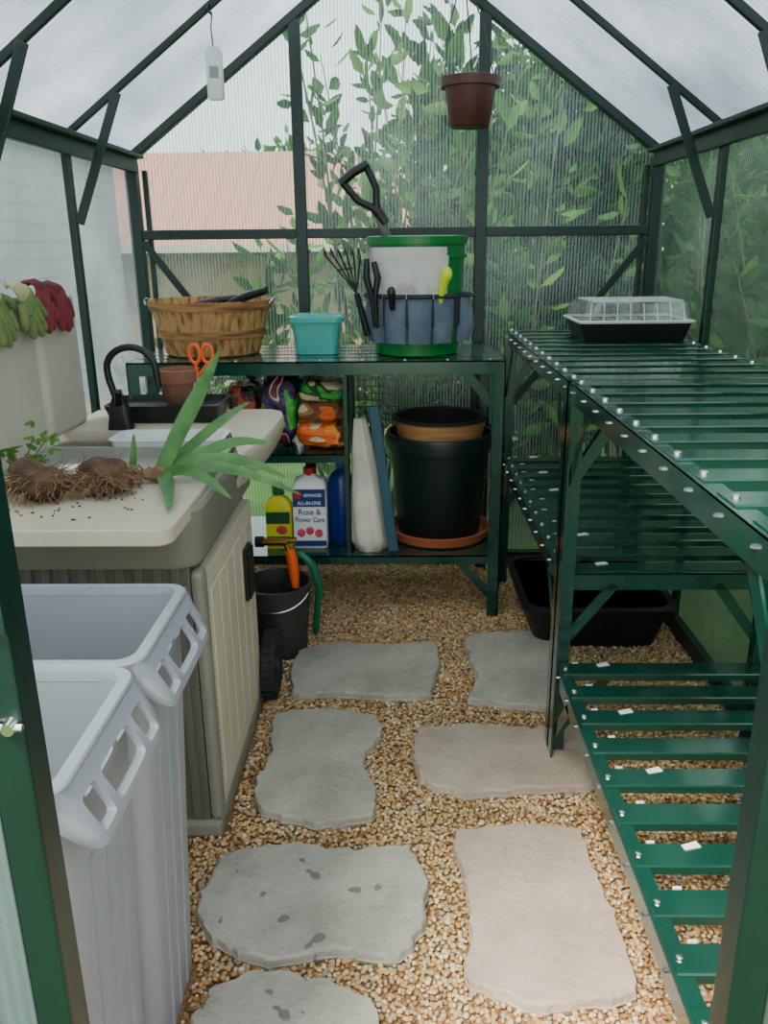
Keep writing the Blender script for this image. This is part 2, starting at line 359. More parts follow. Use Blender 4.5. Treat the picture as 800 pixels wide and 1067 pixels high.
def smoothpoly(P,k=9):
    n=len(P); out=[]
    for i in range(n):
        p0,p1,p2,p3=[Vector(P[(i+j)%n]) for j in (-1,0,1,2)]
        for q in range(k):
            t=q/k
            v=.5*((2*p1)+(p2-p0)*t+(2*p0-5*p1+4*p2-p3)*t*t+(3*p1-p0-3*p2+p3)*t**3)
            v=v*.45+p1.lerp(p2,t)*.55
            a=noise.noise(Vector((v.x*22,v.y*22,0)))*.008+noise.noise(Vector((v.x*80,v.y*80,0)))*.005
            b=noise.noise(Vector((v.x*22,v.y*22,9)))*.008+noise.noise(Vector((v.x*80,v.y*80,9)))*.005
            out.append((v.x+a,v.y+b))
    return out
for i,(P,lab,mi) in enumerate(stones):
    P=smoothpoly(P); polys.append(np.array(P)); cx=sum(p[0] for p in P)/len(P); cy=sum(p[1] for p in P)/len(P)
    m=MB(); rings=[]
    for z,d in ((0,.003),(.010,0),(.012,.002),(.024,.003),(.0275,.005),(.029,.007)):
        ring=[]
        for x,y in P:
            L=math.hypot(x-cx,y-cy); dd=d*(1+1.8*noise.noise(Vector((x*34,y*34,i*7.3+z*40))))
            ring.append((x-(x-cx)/L*dd,y-(y-cy)/L*dd,z+(.0015*noise.noise(Vector((x*16,y*16,5))) if z>.024 else 0)))
        rings.append(ring)
    last=rings[-1]
    for s in (.85,.65,.45,.25,.03): rings.append([(cx+(x-cx)*s,cy+(y-cy)*s,.0292+.0015*noise.noise(Vector(((cx+(x-cx)*s)*16,(cy+(y-cy)*s)*16,5)))) for x,y,z in last])
    m.loft(rings); mk('flagstone',m,SM[mi],label=lab,category='stepping stone',group='flagstone stepping stones on the gravel',smooth=20)

def bulk(name,verts,faces,mat,**kw):
    me=bpy.data.meshes.new(name); n=len(faces); k=faces.shape[1]
    me.vertices.add(len(verts)); me.vertices.foreach_set('co',verts.astype(np.float32).ravel())
    me.loops.add(n*k); me.loops.foreach_set('vertex_index',faces.astype(np.int32).ravel())
    me.polygons.add(n); me.polygons.foreach_set('loop_start',np.arange(0,n*k,k,dtype=np.int32))
    me.polygons.foreach_set('use_smooth',np.ones(n,dtype=bool)); me.update(calc_edges=True); me.validate()
    me.materials.append(mat); ob=bpy.data.objects.new(name,me); COL.objects.link(ob)
    for a,b in kw.items(): ob[a]=b
    WO[ob.name]=Vector((0,0,0))
    return ob
# gravel
sp=.0088
gx,gy=np.meshgrid(np.arange(XL+.02,XR-.02,sp),np.arange(YF+.03,YB-.02,sp)); P=np.stack([gx.ravel(),gy.ravel()],1)+rng.uniform(-.0045,.0045,(gx.size,2))
def inpoly(P,Q):
    x,y=P[:,0],P[:,1]; r=np.zeros(len(P),bool); j=len(Q)-1
    for i in range(len(Q)):
        xi,yi=Q[i]; xj,yj=Q[j]
        c=((yi>y)!=(yj>y))&(x<(xj-xi)*(y-yi)/(yj-yi+1e-12)+xi); r^=c; j=i
    return r
keep=np.ones(len(P),bool)
for Q in polys:
    c=Q.mean(0); keep&=~inpoly(P,c+(Q-c)*.985)
for (a,b,c,d) in ((-.97,-.40,1.55,2.17),(-.97,-.57,2.2,2.48),(-.85,-.38,.99,1.21),(-.85,-.38,.71,.93)):
    keep&=~((P[:,0]>a)&(P[:,0]<b)&(P[:,1]>c)&(P[:,1]<d))
P=P[keep]; n=len(P)
ph=(1+5**.5)/2
iv=np.array([(-1,ph,0),(1,ph,0),(-1,-ph,0),(1,-ph,0),(0,-1,ph),(0,1,ph),(0,-1,-ph),(0,1,-ph),(ph,0,-1),(ph,0,1),(-ph,0,-1),(-ph,0,1)]); iv/=np.linalg.norm(iv[0])
iff=np.array([(0,11,5),(0,5,1),(0,1,7),(0,7,10),(0,10,11),(1,5,9),(5,11,4),(11,10,2),(10,7,6),(7,1,8),(3,9,4),(3,4,2),(3,2,6),(3,6,8),(3,8,9),(4,9,5),(2,4,11),(6,2,10),(8,6,7),(9,8,1)])
sc=rng.uniform(.0040,.0069,(n,1))*rng.uniform(.75,1.25,(n,3)); sc[:,2]*=.7
V=iv[None]*sc[:,None]*(1+rng.uniform(-.14,.14,(n,12,1)))
a=rng.uniform(0,6.28,n); b=rng.uniform(-.5,.5,n)
ca,sa,cb,sb=np.cos(a),np.sin(a),np.cos(b),np.sin(b)
y2=V[:,:,1]*cb[:,None]-V[:,:,2]*sb[:,None]; z2=V[:,:,1]*sb[:,None]+V[:,:,2]*cb[:,None]; x2=V[:,:,0]
V=np.stack([x2*ca[:,None]-y2*sa[:,None]+P[:,0:1],x2*sa[:,None]+y2*ca[:,None]+P[:,1:2],z2+rng.uniform(.001,.007,(n,1))],2)
F=(iff[None]+(np.arange(n)*12)[:,None,None]).reshape(-1,3)
bulk('gravel',V.reshape(-1,3),F,PEB,kind='stuff',label='tan and brown pea gravel covering the greenhouse floor',category='gravel')

# ------------------------------------------------------------------ outside
nx,ny=24,30; m=MB(); vs=[];fs=[]
GRASS=M('lawn_grass',C(72,104,38),C(48,78,26),scale=3,rough=.95,bump=.6,bscale=80)
for j in range(ny+1):
    for i in range(nx+1):
        x=-24+48*i/nx; y=-6+46*j/ny; vs.append((x,y,-.06-1.7*max(0,min(1,(y-6)/8))))
for j in range(ny):
    for i in range(nx):
        q=j*(nx+1)+i; fs.append((q,q+1,q+nx+2,q+nx+1))
m.add(vs,fs); o=mk('ground_lawn',m,GRASS,kind='stuff',label='green lawn sloping away outside the greenhouse',category='lawn')
h=root('garden_house',(-4,15.5,-1.76),'beige house with terracotta tiled roof seen through the gable','house')
STU=M('beige_stucco',C(186,156,130),C(162,134,108),rough=.9)
TILE=stripes_mat('terracotta_roof_tiles',C(176,120,102),C(146,98,84),'X',.3,bump=.1)
m=MB(); m.box(-9,1.4,14,19,-1.76,1.35); mk('wall',m,STU,parent=h)
m=MB(); m.loft([[(-9.4,13.5,1.3),(-9.4,19.5,1.3),(-7.6,16.5,2.95)],[(1.8,13.5,1.3),(1.8,19.5,1.3),(-.9,16.5,2.95)]]); mk('roof',m,TILE,parent=h)
m=MB(); m.box(-9.3,1.7,13.44,13.5,1.2,1.32); mk('gutter',m,M('white_gutter',C(206,190,178),rough=.5),parent=h)
h=root('white_house',(-4,2.5,-.06),'white house with horizontal lap siding beside the greenhouse','house')
m=MB(); m.box(-5.2,-2.9,-1,9.0,-.06,2.3); mk('wall',m,stripes_mat('white_lap_siding',C(190,192,190),C(104,110,110),'Z',.14),parent=h)
m=MB(); m.loft([[(-5.4,-1.3,2.25),(-2.6,-1.3,2.25),(-4,-1.3,3.2)],[(-5.4,9.3,2.25),(-2.6,9.3,2.25),(-4,9.3,3.2)]]); mk('roof',m,M('grey_roof_shingle',C(150,148,146),C(120,118,118),scale=20,rough=.9),parent=h)

def shrub(name,label,stems,nleaf,size,mat,spread=.5):
    r=root(name,stems[0][0],label,'shrub'); ms=MB(); lv=[];
    for (b,t,arch) in stems:
        b=Vector(b);t=Vector(t); pts=[]
        side=Vector((U(-1,1),U(-1,1),0))*arch
        for k in range(7):
            q=k/6; pts.append(b.lerp(t,q)+side*math.sin(q*math.pi)+Vector((0,0,-arch*q*q*.3)))
        ms.tube(pts,[.012*(1-.8*k/6) for k in range(7)],5)
        for k in range(nleaf):
            q=U(.12,1); i=min(5,int(q*6)); p=pts[i].lerp(pts[i+1],q*6-i); d=(pts[i+1]-pts[i]).normalized()
            out=Vector((U(-1,1),U(-1,1),U(-.5,.9))).normalized(); dirn=(d*.5+out).normalized()
            off=p+out*U(0,spread)*U(0,.5)
            L=size*U(.6,1.25); w=dirn.cross(Vector((U(-1,1),U(-1,1),U(-.3,1)))).normalized()*L*.2
            nrm=dirn.cross(w).normalized()*L*.07
            lv.append([off,off+dirn*L*.35+w+nrm,off+dirn*L*.75+w*.7+nrm,off+dirn*L,off+dirn*L*.75-w*.7+nrm,off+dirn*L*.35-w+nrm])
    mk('stems',ms,BARK,parent=r)
    V=np.array([[tuple(p) for p in l] for l in lv])-np.array(tuple(WO[r.name])); nn=len(V)
    F=(np.array([(0,1,2,3),(0,3,4,5)])[None]+(np.arange(nn)*6)[:,None,None]).reshape(-1,4)
    o=bulk('leaves',V.reshape(-1,3),F,mat,kind='stuff'); o.parent=r
    return r
st=[]
for i in range(38):
    x=U(-.3,.7); st.append(((x,U(3.9,4.4),0),(x+U(-.45,.5),U(3.75,4.7),U(1.3,2.75)),.15))
shrub('tall_shrub','tall leafy shrub with light green leaves outside the gable',st,46,.13,FOL1,.25)
st=[]
for i in range(140):
    x=U(.25,2.1); st.append(((x,U(4.6,5.4),0),(x+U(-.4,.4),U(4.6,5.6),U(1.2,2.55)),.15))
shrub('dense_shrub','dense green bush outside the back corner',st,85,.13,FOL2,.45)
st=[]
for i in range(130):
    y=U(.0,4.4); x=U(1.5,2.5); st.append(((x,y,0),(x+U(-.3,.3),y+U(-.3,.3),U(1.2,1.95)),.12))
shrub('hedge','green hedge growing along the side wall outside',st,80,.13,FOL2,.45)
st=[]
for i in range(24):
    x=U(-2.1,-.4); st.append(((x,U(6.3,7),-.1),(x+U(-.3,.4),U(6.3,7),U(.4,.8)),.15))
shrub('low_shrub','low green bush in front of the terracotta house',st,45,.12,FOL2,.4)
st=[]
for i in range(90):
    x=U(-4.5,7); st.append(((x,U(9.5,11),-1),(x+U(-.6,.6),U(9.5,11),U(1.8,3.6)),.5) if x>-.1 else ((x,U(20.5,21.5),-1.7),(x+U(-.6,.6),U(20.5,21.5),U(2.8,4.0)),.5))
shrub('tree_line','row of green garden trees beyond the lawn',st,90,.34,FOL1,1.4)

# ------------------------------------------------------------------ right racks
X0,X1=.385,.915
def lleg(m,x,y,z0,z1,sx,sy,a=.036,t=.004):
    m.box(min(x,x+sx*a),max(x,x+sx*a),min(y,y+sy*t),max(y,y+sy*t),z0,z1)
    m.box(min(x,x+sx*t),max(x,x+sx*t),min(y,y+sy*a),max(y,y+sy*a),z0,z1)
def shelfmesh(x0,x1,y0,y1,z,clips):
    m=MB(); h=.045;t=.004
    m.box(x0,x0+t,y0,y1,z-h,z); m.box(x1-t,x1,y0,y1,z-h,z)
    m.box(x0,x1,y0,y0+t,z-h,z); m.box(x0,x1,y1-t,y1,z-h,z)
    m.box(x0,x0+.03,y0,y1,z-.004,z-.001); m.box(x1-.03,x1,y0,y1,z-.004,z-.001)
    m.box(x0,x1,y0,y0+.03,z-.0045,z-.0012); m.box(x0,x1,y1-.03,y1,z-.0045,z-.0012)
    n=int(round((y1-y0-.06)/.107)); st=(y1-y0-.07)/n
    for i in range(n+1):
        y=y0+.035+i*st
        w=.029
        m.loft([[(x0+.006,y-w,z-.014),(x0+.006,y-w,z+.001),(x0+.006,y-w+.003,z+.003),(x0+.006,y+w-.003,z+.003),(x0+.006,y+w,z+.001),(x0+.006,y+w,z-.014)],
                [(x1-.006,y-w,z-.014),(x1-.006,y-w,z+.001),(x1-.006,y-w+.003,z+.003),(x1-.006,y+w-.003,z+.003),(x1-.006,y+w,z+.001),(x1-.006,y+w,z-.014)]])
        for xx in (x0+.018,x1-.018):
            m.lathe([(.0065,0),(.006,.003),(.003,.005)],(xx,y,z+.003),8,1)
        if clips and i%2==0: m.add([(x0+.10,y+w-.02,z+.0032),(x0+.13,y+w-.012,z+.0032),(x0+.125,y+w+.002,z+.0032),(x0+.097,y+w-.008,z+.0032),(x0+.10,y+w-.02,z+.005),(x0+.13,y+w-.012,z+.005),(x0+.125,y+w+.002,z+.005),(x0+.097,y+w-.008,z+.005)],[(3,2,1,0),(4,5,6,7),(0,1,5,4),(1,2,6,5),(2,3,7,6),(3,0,4,7)],2)
        if clips: m.box(x0+.04+.012*(i%2),x0+.054+.012*(i%2),y+w+.001,y+w+.005,z-.004,z+.003,2)
        m.lathe([(.006,0),(.005,.003)],(x0-.001,y,z-.02),6,1)
    return m
def knee(m,p0,p1,side): m.bar(p0,p1,.004,.026,side)
def rack(name,label,y0,y1,ztop,zlow,lowclips,flip):
    r=root(name,((X0+X1)/2,(y0+y1)/2,0),label,'metal shelving rack','green slatted racks along the wall')
    mk('top_shelf',shelfmesh(X0,X1,y0,y1,ztop,False),[RACK,CHROME,WHITEC],parent=r,smooth=30)
    mk('lower_shelf',shelfmesh(X0+.004,X1-.004,y0+.004,y1-.004,zlow,lowclips),[RACK,CHROME,WHITEC],parent=r,smooth=30)
    for x,sx in ((X0-.003,1),(X1+.003,-1)):
        for y,sy in ((y0,1),(y1,-1)):
            m=MB(); lleg(m,x,y,0,ztop-.005,sx,sy,.04); mk('leg',m,RACK,parent=r)
    for x in (X0+.006,X1-.006):
        for y,sy in ((y0,1),(y1,-1)):
            for z,dz in ((ztop-.03,-.2),(zlow-.03,-.16)):
                m=MB(); knee(m,(x,y+sy*.17,z),(x,y+sy*.02,max(z+dz,.03)),(1,0,0)); mk('brace',m,RACK,parent=r)
    for y in (y0+.006,y1-.006):
        for x,sx in ((X0,1),(X1,-1)):
            for z,dz in ((ztop-.03,-.2),(zlow-.03,-.16)):
                m=MB(); knee(m,(x+sx*.14,y,z),(x+sx*.02,y,max(z+dz,.03)),(0,1,0)); mk('brace',m,RACK,parent=r)
    return r
rack('slatted_rack','dark green metal rack with low slatted shelf by the doorway',.70,1.862,.985,.28,True,0)
rack('slatted_rack','dark green metal rack with mid slatted shelf in the far corner',1.872,3.04,.985,.515,True,1)

# ------------------------------------------------------------------ back workbench
bx0,bx1,by0,by1,bz=-.90,.348,2.72,3.20,.92
r=root('workbench',((bx0+bx1)/2,(by0+by1)/2,0),'dark green metal workbench with solid top and lower shelf','workbench')
m=MB(); m.box(bx0,bx1,by0,by1,bz-.006,bz); m.box(bx0,bx1,by0,by0+.004,bz-.045,bz); m.box(bx0,bx1,by1-.004,by1,bz-.045,bz)
m.box(bx0,bx0+.004,by0,by1,bz-.045,bz); m.box(bx1-.004,bx1,by0,by1,bz-.045,bz)
for i in range(1,5): m.box(bx0+.01,bx1-.01,by0+.096*i-.001,by0+.096*i+.001,bz,bz+.0015)
for i in range(9): m.lathe([(.006,0),(.005,.003)],(bx0+.08+i*.14,by0+.02,bz),8,1)
mk('top',m,[RACK,CHROME],parent=r,bevel=.001)
def flat(x0,x1,y0,y1,z,h=.03):
    m=MB(); m.box(x0,x1,y0,y1,z-.004,z); m.box(x0,x1,y0,y0+.004,z-h,z); m.box(x0,x1,y1-.004,y1,z-h,z); return m
mk('lower_shelf',flat(bx0+.01,bx1-.01,by0+.008,by1-.008,.235),RACK,parent=r)
mk('middle_shelf',flat(bx0+.01,-.17,by0+.03,by1-.03,.60),RACK,parent=r)
for x,sx in ((bx0,1),(bx1+.002,-1)):
    for y,sy in ((by0-.001,1),(by1,-1)):
        m=MB(); lleg(m,x,y,0,bz-.006,sx,sy,.04); mk('leg',m,RACK,parent=r)
m=MB(); lleg(m,-.17,by0+.028,.235,bz-.01,-1,1,.018); mk('leg',m,RACK,parent=r)
m=MB(); lleg(m,-.17,by1-.028,.235,bz-.01,-1,-1,.018); mk('leg',m,RACK,parent=r)
for z in (bz-.04,.205):
    m=MB(); m.bar((bx1-.13,by0+.007,z),(bx1-.01,by0+.007,z-.14),.004,.028,(0,1,0)); mk('brace',m,RACK,parent=r)
    m=MB(); m.bar((bx1-.006,by0+.15,z),(bx1-.006,by0+.02,z-.14),.004,.028,(1,0,0)); mk('brace',m,RACK,parent=r)
    m=MB(); m.bar((bx0+.13,by0+.007,z),(bx0+.01,by0+.007,z-.14),.004,.028,(0,1,0)); mk('brace',m,RACK,parent=r)
m=MB()
for i in range(24): m.box(-.60+i*.026,-.5965+i*.026,by1-.02,by1-.0165,.60,.87)
for i in range(11): m.box(-.60,.0,by1-.0235,by1-.02,.605+i*.026,.6085+i*.026)
for i in range(16): m.box(-.1745,-.171,by0+.06+i*.025,by0+.0635+i*.025,.60,.87)
for i in range(8): m.box(-.171,-.1675,by0+.05,by1-.03,.62+i*.032,.6235+i*.032)
mk('wire_panel',m,RACK,parent=r)

# ------------------------------------------------------------------ items on workbench
c=(-.66,2.97,bz+.002)
r=root('bushel_basket',c,'round slatted wooden bushel basket standing on the workbench','basket')
m=MB(); n=22
for k in range(n):
    a0=360/n*k+.12; a1=360/n*(k+1)-.12; m.shell(c,.16,.207,.005,.185,a0,a1,.005,4)
m.lathe([(.155,0),(.16,.012),(.001,.012)],c,32)
mk('stave_wall',m,WOODB,parent=r)
for z,rr in ((.168,.2105),(.075,.186)):
    m=MB(); m.lathe([(rr-.005,z-.013),(rr+.001,z-.013),(rr+.004,z+.013),(rr-.003,z+.013)],c,48,cap0=False,cap1=False); mk('hoop',m,WOODH,parent=r,smooth=60)
for sx in (-1,1):
    m=MB(); pts=[(c[0]+sx*.212+sx*.015*math.sin(math.pi*t/8),c[1]-.05*math.cos(math.pi*t/8),c[2]+.17+.02*math.sin(math.pi*t/8)) for t in range(9)]
    m.tube(pts,.0025,6); mk('handle',m,CHROME,parent=r)
m=MB(); m.tube([(-.60,2.86,bz+.165),(-.56,2.84,bz+.185),(-.50,2.80,bz+.205),(-.43,2.77,bz+.225)],[.006,.011,.014,.012],10)
m.sell((-.665,2.9,bz+.155),(.05,.035,.008),1,Matrix.Rotation(-.35,3,'Z'))
mk('trowel',m,BLACK,smooth=60,label='black hand trowel resting on the basket rim',category='garden tool')
m=MB(); m.tube([(-.72,3.0,bz+.165),(-.64,3.02,bz+.18),(-.56,3.04,bz+.19)],[.012,.014,.009],10); m.tube([(-.8,2.98,bz+.14),(-.72,3.0,bz+.165)],.004,6)
mk('cultivator',m,BLACK,smooth=60,label='dark handled hand tool lying in the wooden basket',category='garden tool')
TEAL=M('aqua_translucent_plastic',C(128,236,228),C(108,226,220),rough=.15,trans=.65)
c=(-.285,2.95,bz)
r=root('plastic_tub',c,'translucent turquoise plastic food tub with lid','container')
m=MB(); m.loft([rrect(c[0],c[1],.072,.06,.02,bz+.002),rrect(c[0],c[1],.085,.074,.022,bz+.118),rrect(c[0],c[1],.082,.071,.022,bz+.118),rrect(c[0],c[1],.069,.057,.02,bz+.006)]); mk('tub_body',m,TEAL,parent=r,smooth=40)
m=MB(); m.loft([rrect(c[0],c[1],.086,.076,.022,bz+.110),rrect(c[0],c[1],.093,.083,.025,bz+.112),rrect(c[0],c[1],.094,.084,.026,bz+.13),rrect(c[0],c[1],.08,.07,.022,bz+.134),rrect(c[0],c[1],.076,.066,.02,bz+.128)]);mk('lid',m,TEAL,parent=r,smooth=40)
# tool bucket
c=(.062,2.93,bz+.002)
r=root('tool_bucket',c,'bright green bucket wrapped in canvas tool organizer with pockets','bucket')
m=MB(); m.lathe([(.138,0),(.143,.005),(.163,.36),(.170,.361),(.171,.385),(.163,.388),(.157,.37),(.137,.01)],c,48); mk('bucket_body',m,PGREEN,parent=r,smooth=40)
m=MB(); m.lathe([(.160,.315),(.169,.317),(.170,.328),(.162,.33)],c,48,cap0=False,cap1=False); mk('rib',m,PGREEN,parent=r,smooth=40)
m=MB(); m.shell(c,.155,.163,.19,.325,182,306,.008,24,bulge=.004); m.shell(c,.162,.165,.31,.352,186,303,.009,20,bulge=.003); mk('canvas_apron',m,CLOTHW,parent=r,smooth=40)
for k,a in enumerate((165,196,227,258,289,334)):
    m=MB(); m.shell(c,.147,.157,.045,.20,a,a+29,.006,12,bulge=.024 if k<5 else .045); o=mk('pocket',m,SLATE,parent=r,smooth=50)
    m=MB(); m.shell(c,.158,.159,.191,.205,a-.5,a+29.5,.008,12,bulge=.021 if k<5 else .042); mk('pocket_trim',m,SLATED,parent=o,smooth=50)
m=MB(); m.shell(c,.156,.158,.10,.192,165,364,.004,30); mk('belt',m,SLATED,parent=r,smooth=50)
m=MB()
pts=[(c[0]+.174*math.cos(t),c[1]+.165*math.sin(t),c[2]+.365+.012*math.sin(t)) for t in [math.pi*k/16 for k in range(17)]]
m.tube(pts,.003,6); mk('handle',m,CHROME,parent=r)
# spade handle
r=root('spade',(.06,2.93,bz+.02),'black D-handled spade standing in the green bucket','spade')
A=Vector((.09,2.95,bz+.05)); Bv=Vector((-.07,2.90,1.39)); d=(Bv-A).normalized()
m=MB(); m.tube([A,A.lerp(Bv,.5),Bv],[.017,.017,.015],12); mk('shaft',m,M('weathered_wood_shaft',C(130,116,104),C(96,86,78),rough=.7),parent=r,smooth=40)
d=(d+Vector((-.25,0,0))).normalized()
sd=d.cross(Vector((0,1,0))).normalized(); m=MB()
m.tube([Bv-d*.05,Bv,Bv+d*.02+sd*.010,Bv+d*.06+sd*.036,Bv+d*.135+sd*.046],[.019,.018,.013,.012,.012],10)
m.tube([Bv,Bv+d*.02-sd*.010,Bv+d*.06-sd*.036,Bv+d*.135-sd*.046],[.016,.013,.012,.012],10)
m.tube([Bv+d*.135+sd*.055,Bv+d*.14,Bv+d*.135-sd*.055],.015,10); mk('grip',m,BLACK,parent=r,smooth=40)
m=MB(); m.sell(A+Vector((0,0,.03)),(.06,.006,.09),.7,Matrix.Rotation(.3,3,'Y')); mk('blade',m,BLACK,parent=r)
# hand rake
r=root('hand_rake',(-.115,2.85,bz+.06),'black hand rake with curved tines standing in a pocket','garden tool')
m=MB(); m.tube([(-.105,2.845,bz+.07),(-.14,2.83,bz+.21)],[.012,.01],10); mk('handle',m,BLACK,parent=r,smooth=40)
m=MB()
for k in range(6):
    e=-.235+k*.022; m.tube([(-.14,2.83,bz+.21),(-.14+(e+.14)*.5,2.83,bz+.27),(e,2.825,bz+.335-abs(k-2.5)*.004),(e-.006,2.80,bz+.352),(e-.006,2.785,bz+.33)],.0028,6)
m.tube([(-.20,2.832,bz+.285),(-.15,2.832,bz+.29)],.003,6)
mk('tines',m,BLACK,parent=r,smooth=60)
r=root('pruning_shears',(-.08,2.80,bz+.1),'black handled pruning shears tucked in a canvas pocket','garden tool')
m=MB(); m.tube([(-.08,2.795,bz+.1),(-.088,2.785,bz+.2),(-.105,2.785,bz+.26),(-.102,2.785,bz+.32)],[.006,.009,.012,.009],10); mk('handle',m,BLACK,parent=r,smooth=60)
m=MB(); m.tube([(-.072,2.795,bz+.1),(-.078,2.785,bz+.2),(-.068,2.785,bz+.26),(-.08,2.785,bz+.31)],[.006,.009,.012,.009],10); mk('handle',m,BLACK,parent=r,smooth=60)
m=MB(); m.tube([(-.02,2.775,bz+.16),(-.024,2.762,bz+.21)],[.01,.012],10); m.sell((-.024,2.762,bz+.215),(.014,.01,.018))
mk('weeding_fork',m,BLACK,smooth=60,label='short black tool handle poking from a pocket',category='garden tool')
m=MB(); m.tube([(.135,2.785,bz+.18),(.14,2.775,bz+.22),(.152,2.765,bz+.265)],[.010,.013,.016],10); m.sell((.154,2.764,bz+.27),(.019,.012,.024))
mk('yellow_pruner',m,YELLOW,smooth=60,label='lime yellow tool handle standing in an organizer pocket',category='garden tool')

# ------------------------------------------------------------------ under workbench
def printmat(name,stops,sc=4,rough=.22,seed=0):
    m,nt,out=newmat(name); N=nt.nodes; L=nt.links
    b=N.new('ShaderNodeBsdfPrincipled'); b.inputs['Roughness'].default_value=rough; L.new(b.outputs[0],out.inputs[0])
    tc=N.new('ShaderNodeTexCoord'); mp=N.new('ShaderNodeMapping'); mp.inputs['Location'].default_value=(seed,seed*1.7,0); mp.inputs['Scale'].default_value=(1,.3,.8); L.new(tc.outputs['Generated'],mp.inputs[0])
    nz=N.new('ShaderNodeTexNoise'); nz.inputs['Scale'].default_value=sc; nz.inputs['Detail'].default_value=.5; nz.inputs['Distortion'].default_value=.3; L.new(mp.outputs[0],nz.inputs['Vector'])
    r=ramp(nt,stops,'CONSTANT'); L.new(nz.outputs['Fac'],r.inputs[0]); L.new(r.outputs[0],b.inputs['Base Color'])
    n2=N.new('ShaderNodeTexNoise'); n2.inputs['Scale'].default_value=5; n2.inputs['Detail'].default_value=4; n2.inputs['Distortion'].default_value=1.5; L.new(tc.outputs['Generated'],n2.inputs['Vector'])
    bp=N.new('ShaderNodeBump'); bp.inputs['Strength'].default_value=.7; bp.inputs['Distance'].default_value=.02; L.new(n2.outputs['Fac'],bp.inputs['Height']); L.new(bp.outputs[0],b.inputs['Normal'])
    return m
def bag(c,rad,mat,label,rot=0,nz=.22,p=.32):
    m=MB(); c=Vector(c); R=Matrix.Rotation(rot,3,'Y'); rings=[]; nu,nv=44,28; sg=lambda t,e: math.copysign(abs(t)**e,t)
    for i in range(nv+1):
        ph=-math.pi/2+math.pi*i/nv*.998+.001; ring=[]
        for j in range(nu):
            th=2*math.pi*j/nu
            q=Vector((rad[0]*sg(math.cos(ph),p)*sg(math.cos(th),p),rad[1]*sg(math.cos(ph),p)*sg(math.sin(th),p),rad[2]*sg(math.sin(ph),.9)))
            w=noise.noise((c+q)*13)*nz+noise.noise((c+q)*40)*.06-abs(noise.noise((c+q)*22))*.14
            q*=1+w*.6
            ring.append(c+R@q)
        rings.append(ring)
    m.loft(rings)
    mk('soil_bag',m,mat,smooth=60,label=label,category='bag',group='garden bags on the middle shelf')
PUR=C(76,30,100);LG=C(64,170,56);DG=C(16,84,36);ORG=C(240,104,24);BRN=C(120,66,38);KR=C(224,206,160);MAR=C(120,34,44);BK=C(30,30,34);CY=C(50,170,150)
bag((-.425,2.92,.735),(.068,.1,.125),printmat('bag_print_purple',[(0,LG),(.38,PUR),(.46,BK),(.53,PUR),(.6,KR),(.64,MAR)],3.2,seed=1),'dark purple and green printed bag slouched upright on shelf',.14)
bag((-.27,2.92,.648),(.088,.12,.044),printmat('bag_print_orange',[(0,KR),(.38,ORG),(.52,C(250,150,50)),(.6,BRN)],2.2,seed=3),'glossy orange printed potting soil bag lying flat',.03)
bag((-.274,2.93,.725),(.086,.11,.042),printmat('bag_print_brown',[(0,ORG),(.36,BRN),(.5,C(176,112,66)),(.6,KR)],2.2,seed=5),'brown printed bag folded in the pile',-.08)
bag((-.268,2.93,.797),(.086,.1,.038),printmat('bag_print_green',[(0,KR),(.38,DG),(.46,LG),(.56,CY),(.64,C(20,110,60))],2.4,seed=8),'green printed seed bag on top of the pile',.08)
bag((-.55,2.93,.72),(.055,.09,.10),printmat('bag_print_red',[(0,BK),(.42,MAR),(.55,C(190,100,60))],3,seed=2),'dull red plastic bag on the shelf')
zs=.236
r=root('flower_care_jug',(-.322,2.84,zs),'white square jug with blue label and red emblem on shelf','bottle')
jx,jy=-.322,2.84
m=MB(); m.loft([rrect(jx,jy,.056,.034,.012,zs),rrect(jx,jy,.061,.038,.014,zs+.006),rrect(jx,jy,.061,.038,.014,zs+.23),rrect(jx,jy,.050,.032,.014,zs+.255),rrect(jx,jy,.02,.02,.014,zs+.268),rrect(jx,jy,.02,.02,.014,zs+.275)]); mk('jug_body',m,PAPER,parent=r,smooth=40)
fy=jy-.0385
m=MB(); m.box(jx-.058,jx+.058,fy-.0015,fy,zs+.012,zs+.225); lab=mk('paper_label',m,PAPER,parent=r)
m=MB(); m.box(jx-.058,jx+.058,fy-.003,fy-.0015,zs+.160,zs+.225); mk('label_band',m,INK,parent=lab)
m=MB(); m.box(jx-.058,jx+.058,fy-.003,fy-.0015,zs+.012,zs+.032); mk('label_band',m,INK,parent=lab)
m=MB(); m.box(jx-.053,jx-.030,fy-.0045,fy-.003,zs+.190,zs+.218); mk('emblem',m,REDP,parent=lab)
textpart('ADVANCED',.015,(jx+.013,fy-.0035,zs+.198),lab,PAPER,squash=.8)
textpart('ALL-IN-ONE',.018,(jx,fy-.0035,zs+.168),lab,PAPER,squash=.85)
textpart('Rose &',.031,(jx,fy-.002,zs+.130),lab,INK,squash=.9)
textpart('Flower Care',.027,(jx,fy-.002,zs+.103),lab,INK,squash=.76)
m=MB(); m.lathe([(.021,0),(.022,.004),(.021,.026)],(jx,jy,zs+.27),20); mk('cap',m,REDP,parent=r,smooth=40)
m=MB()
for dx,dz in ((-.032,.0),(.0,.008),(.032,-.002)): m.sell((jx+dx,fy-.002,zs+.062+dz),(.015,.002,.016))
mk('printed_roses',m,M('pink_print',C(220,90,120),C(200,50,80),scale=60,rough=.6),parent=lab)
r=root('plant_food_bottle',(-.435,2.83,zs),'yellow labelled plant food container with green cap','bottle')
px=-.435
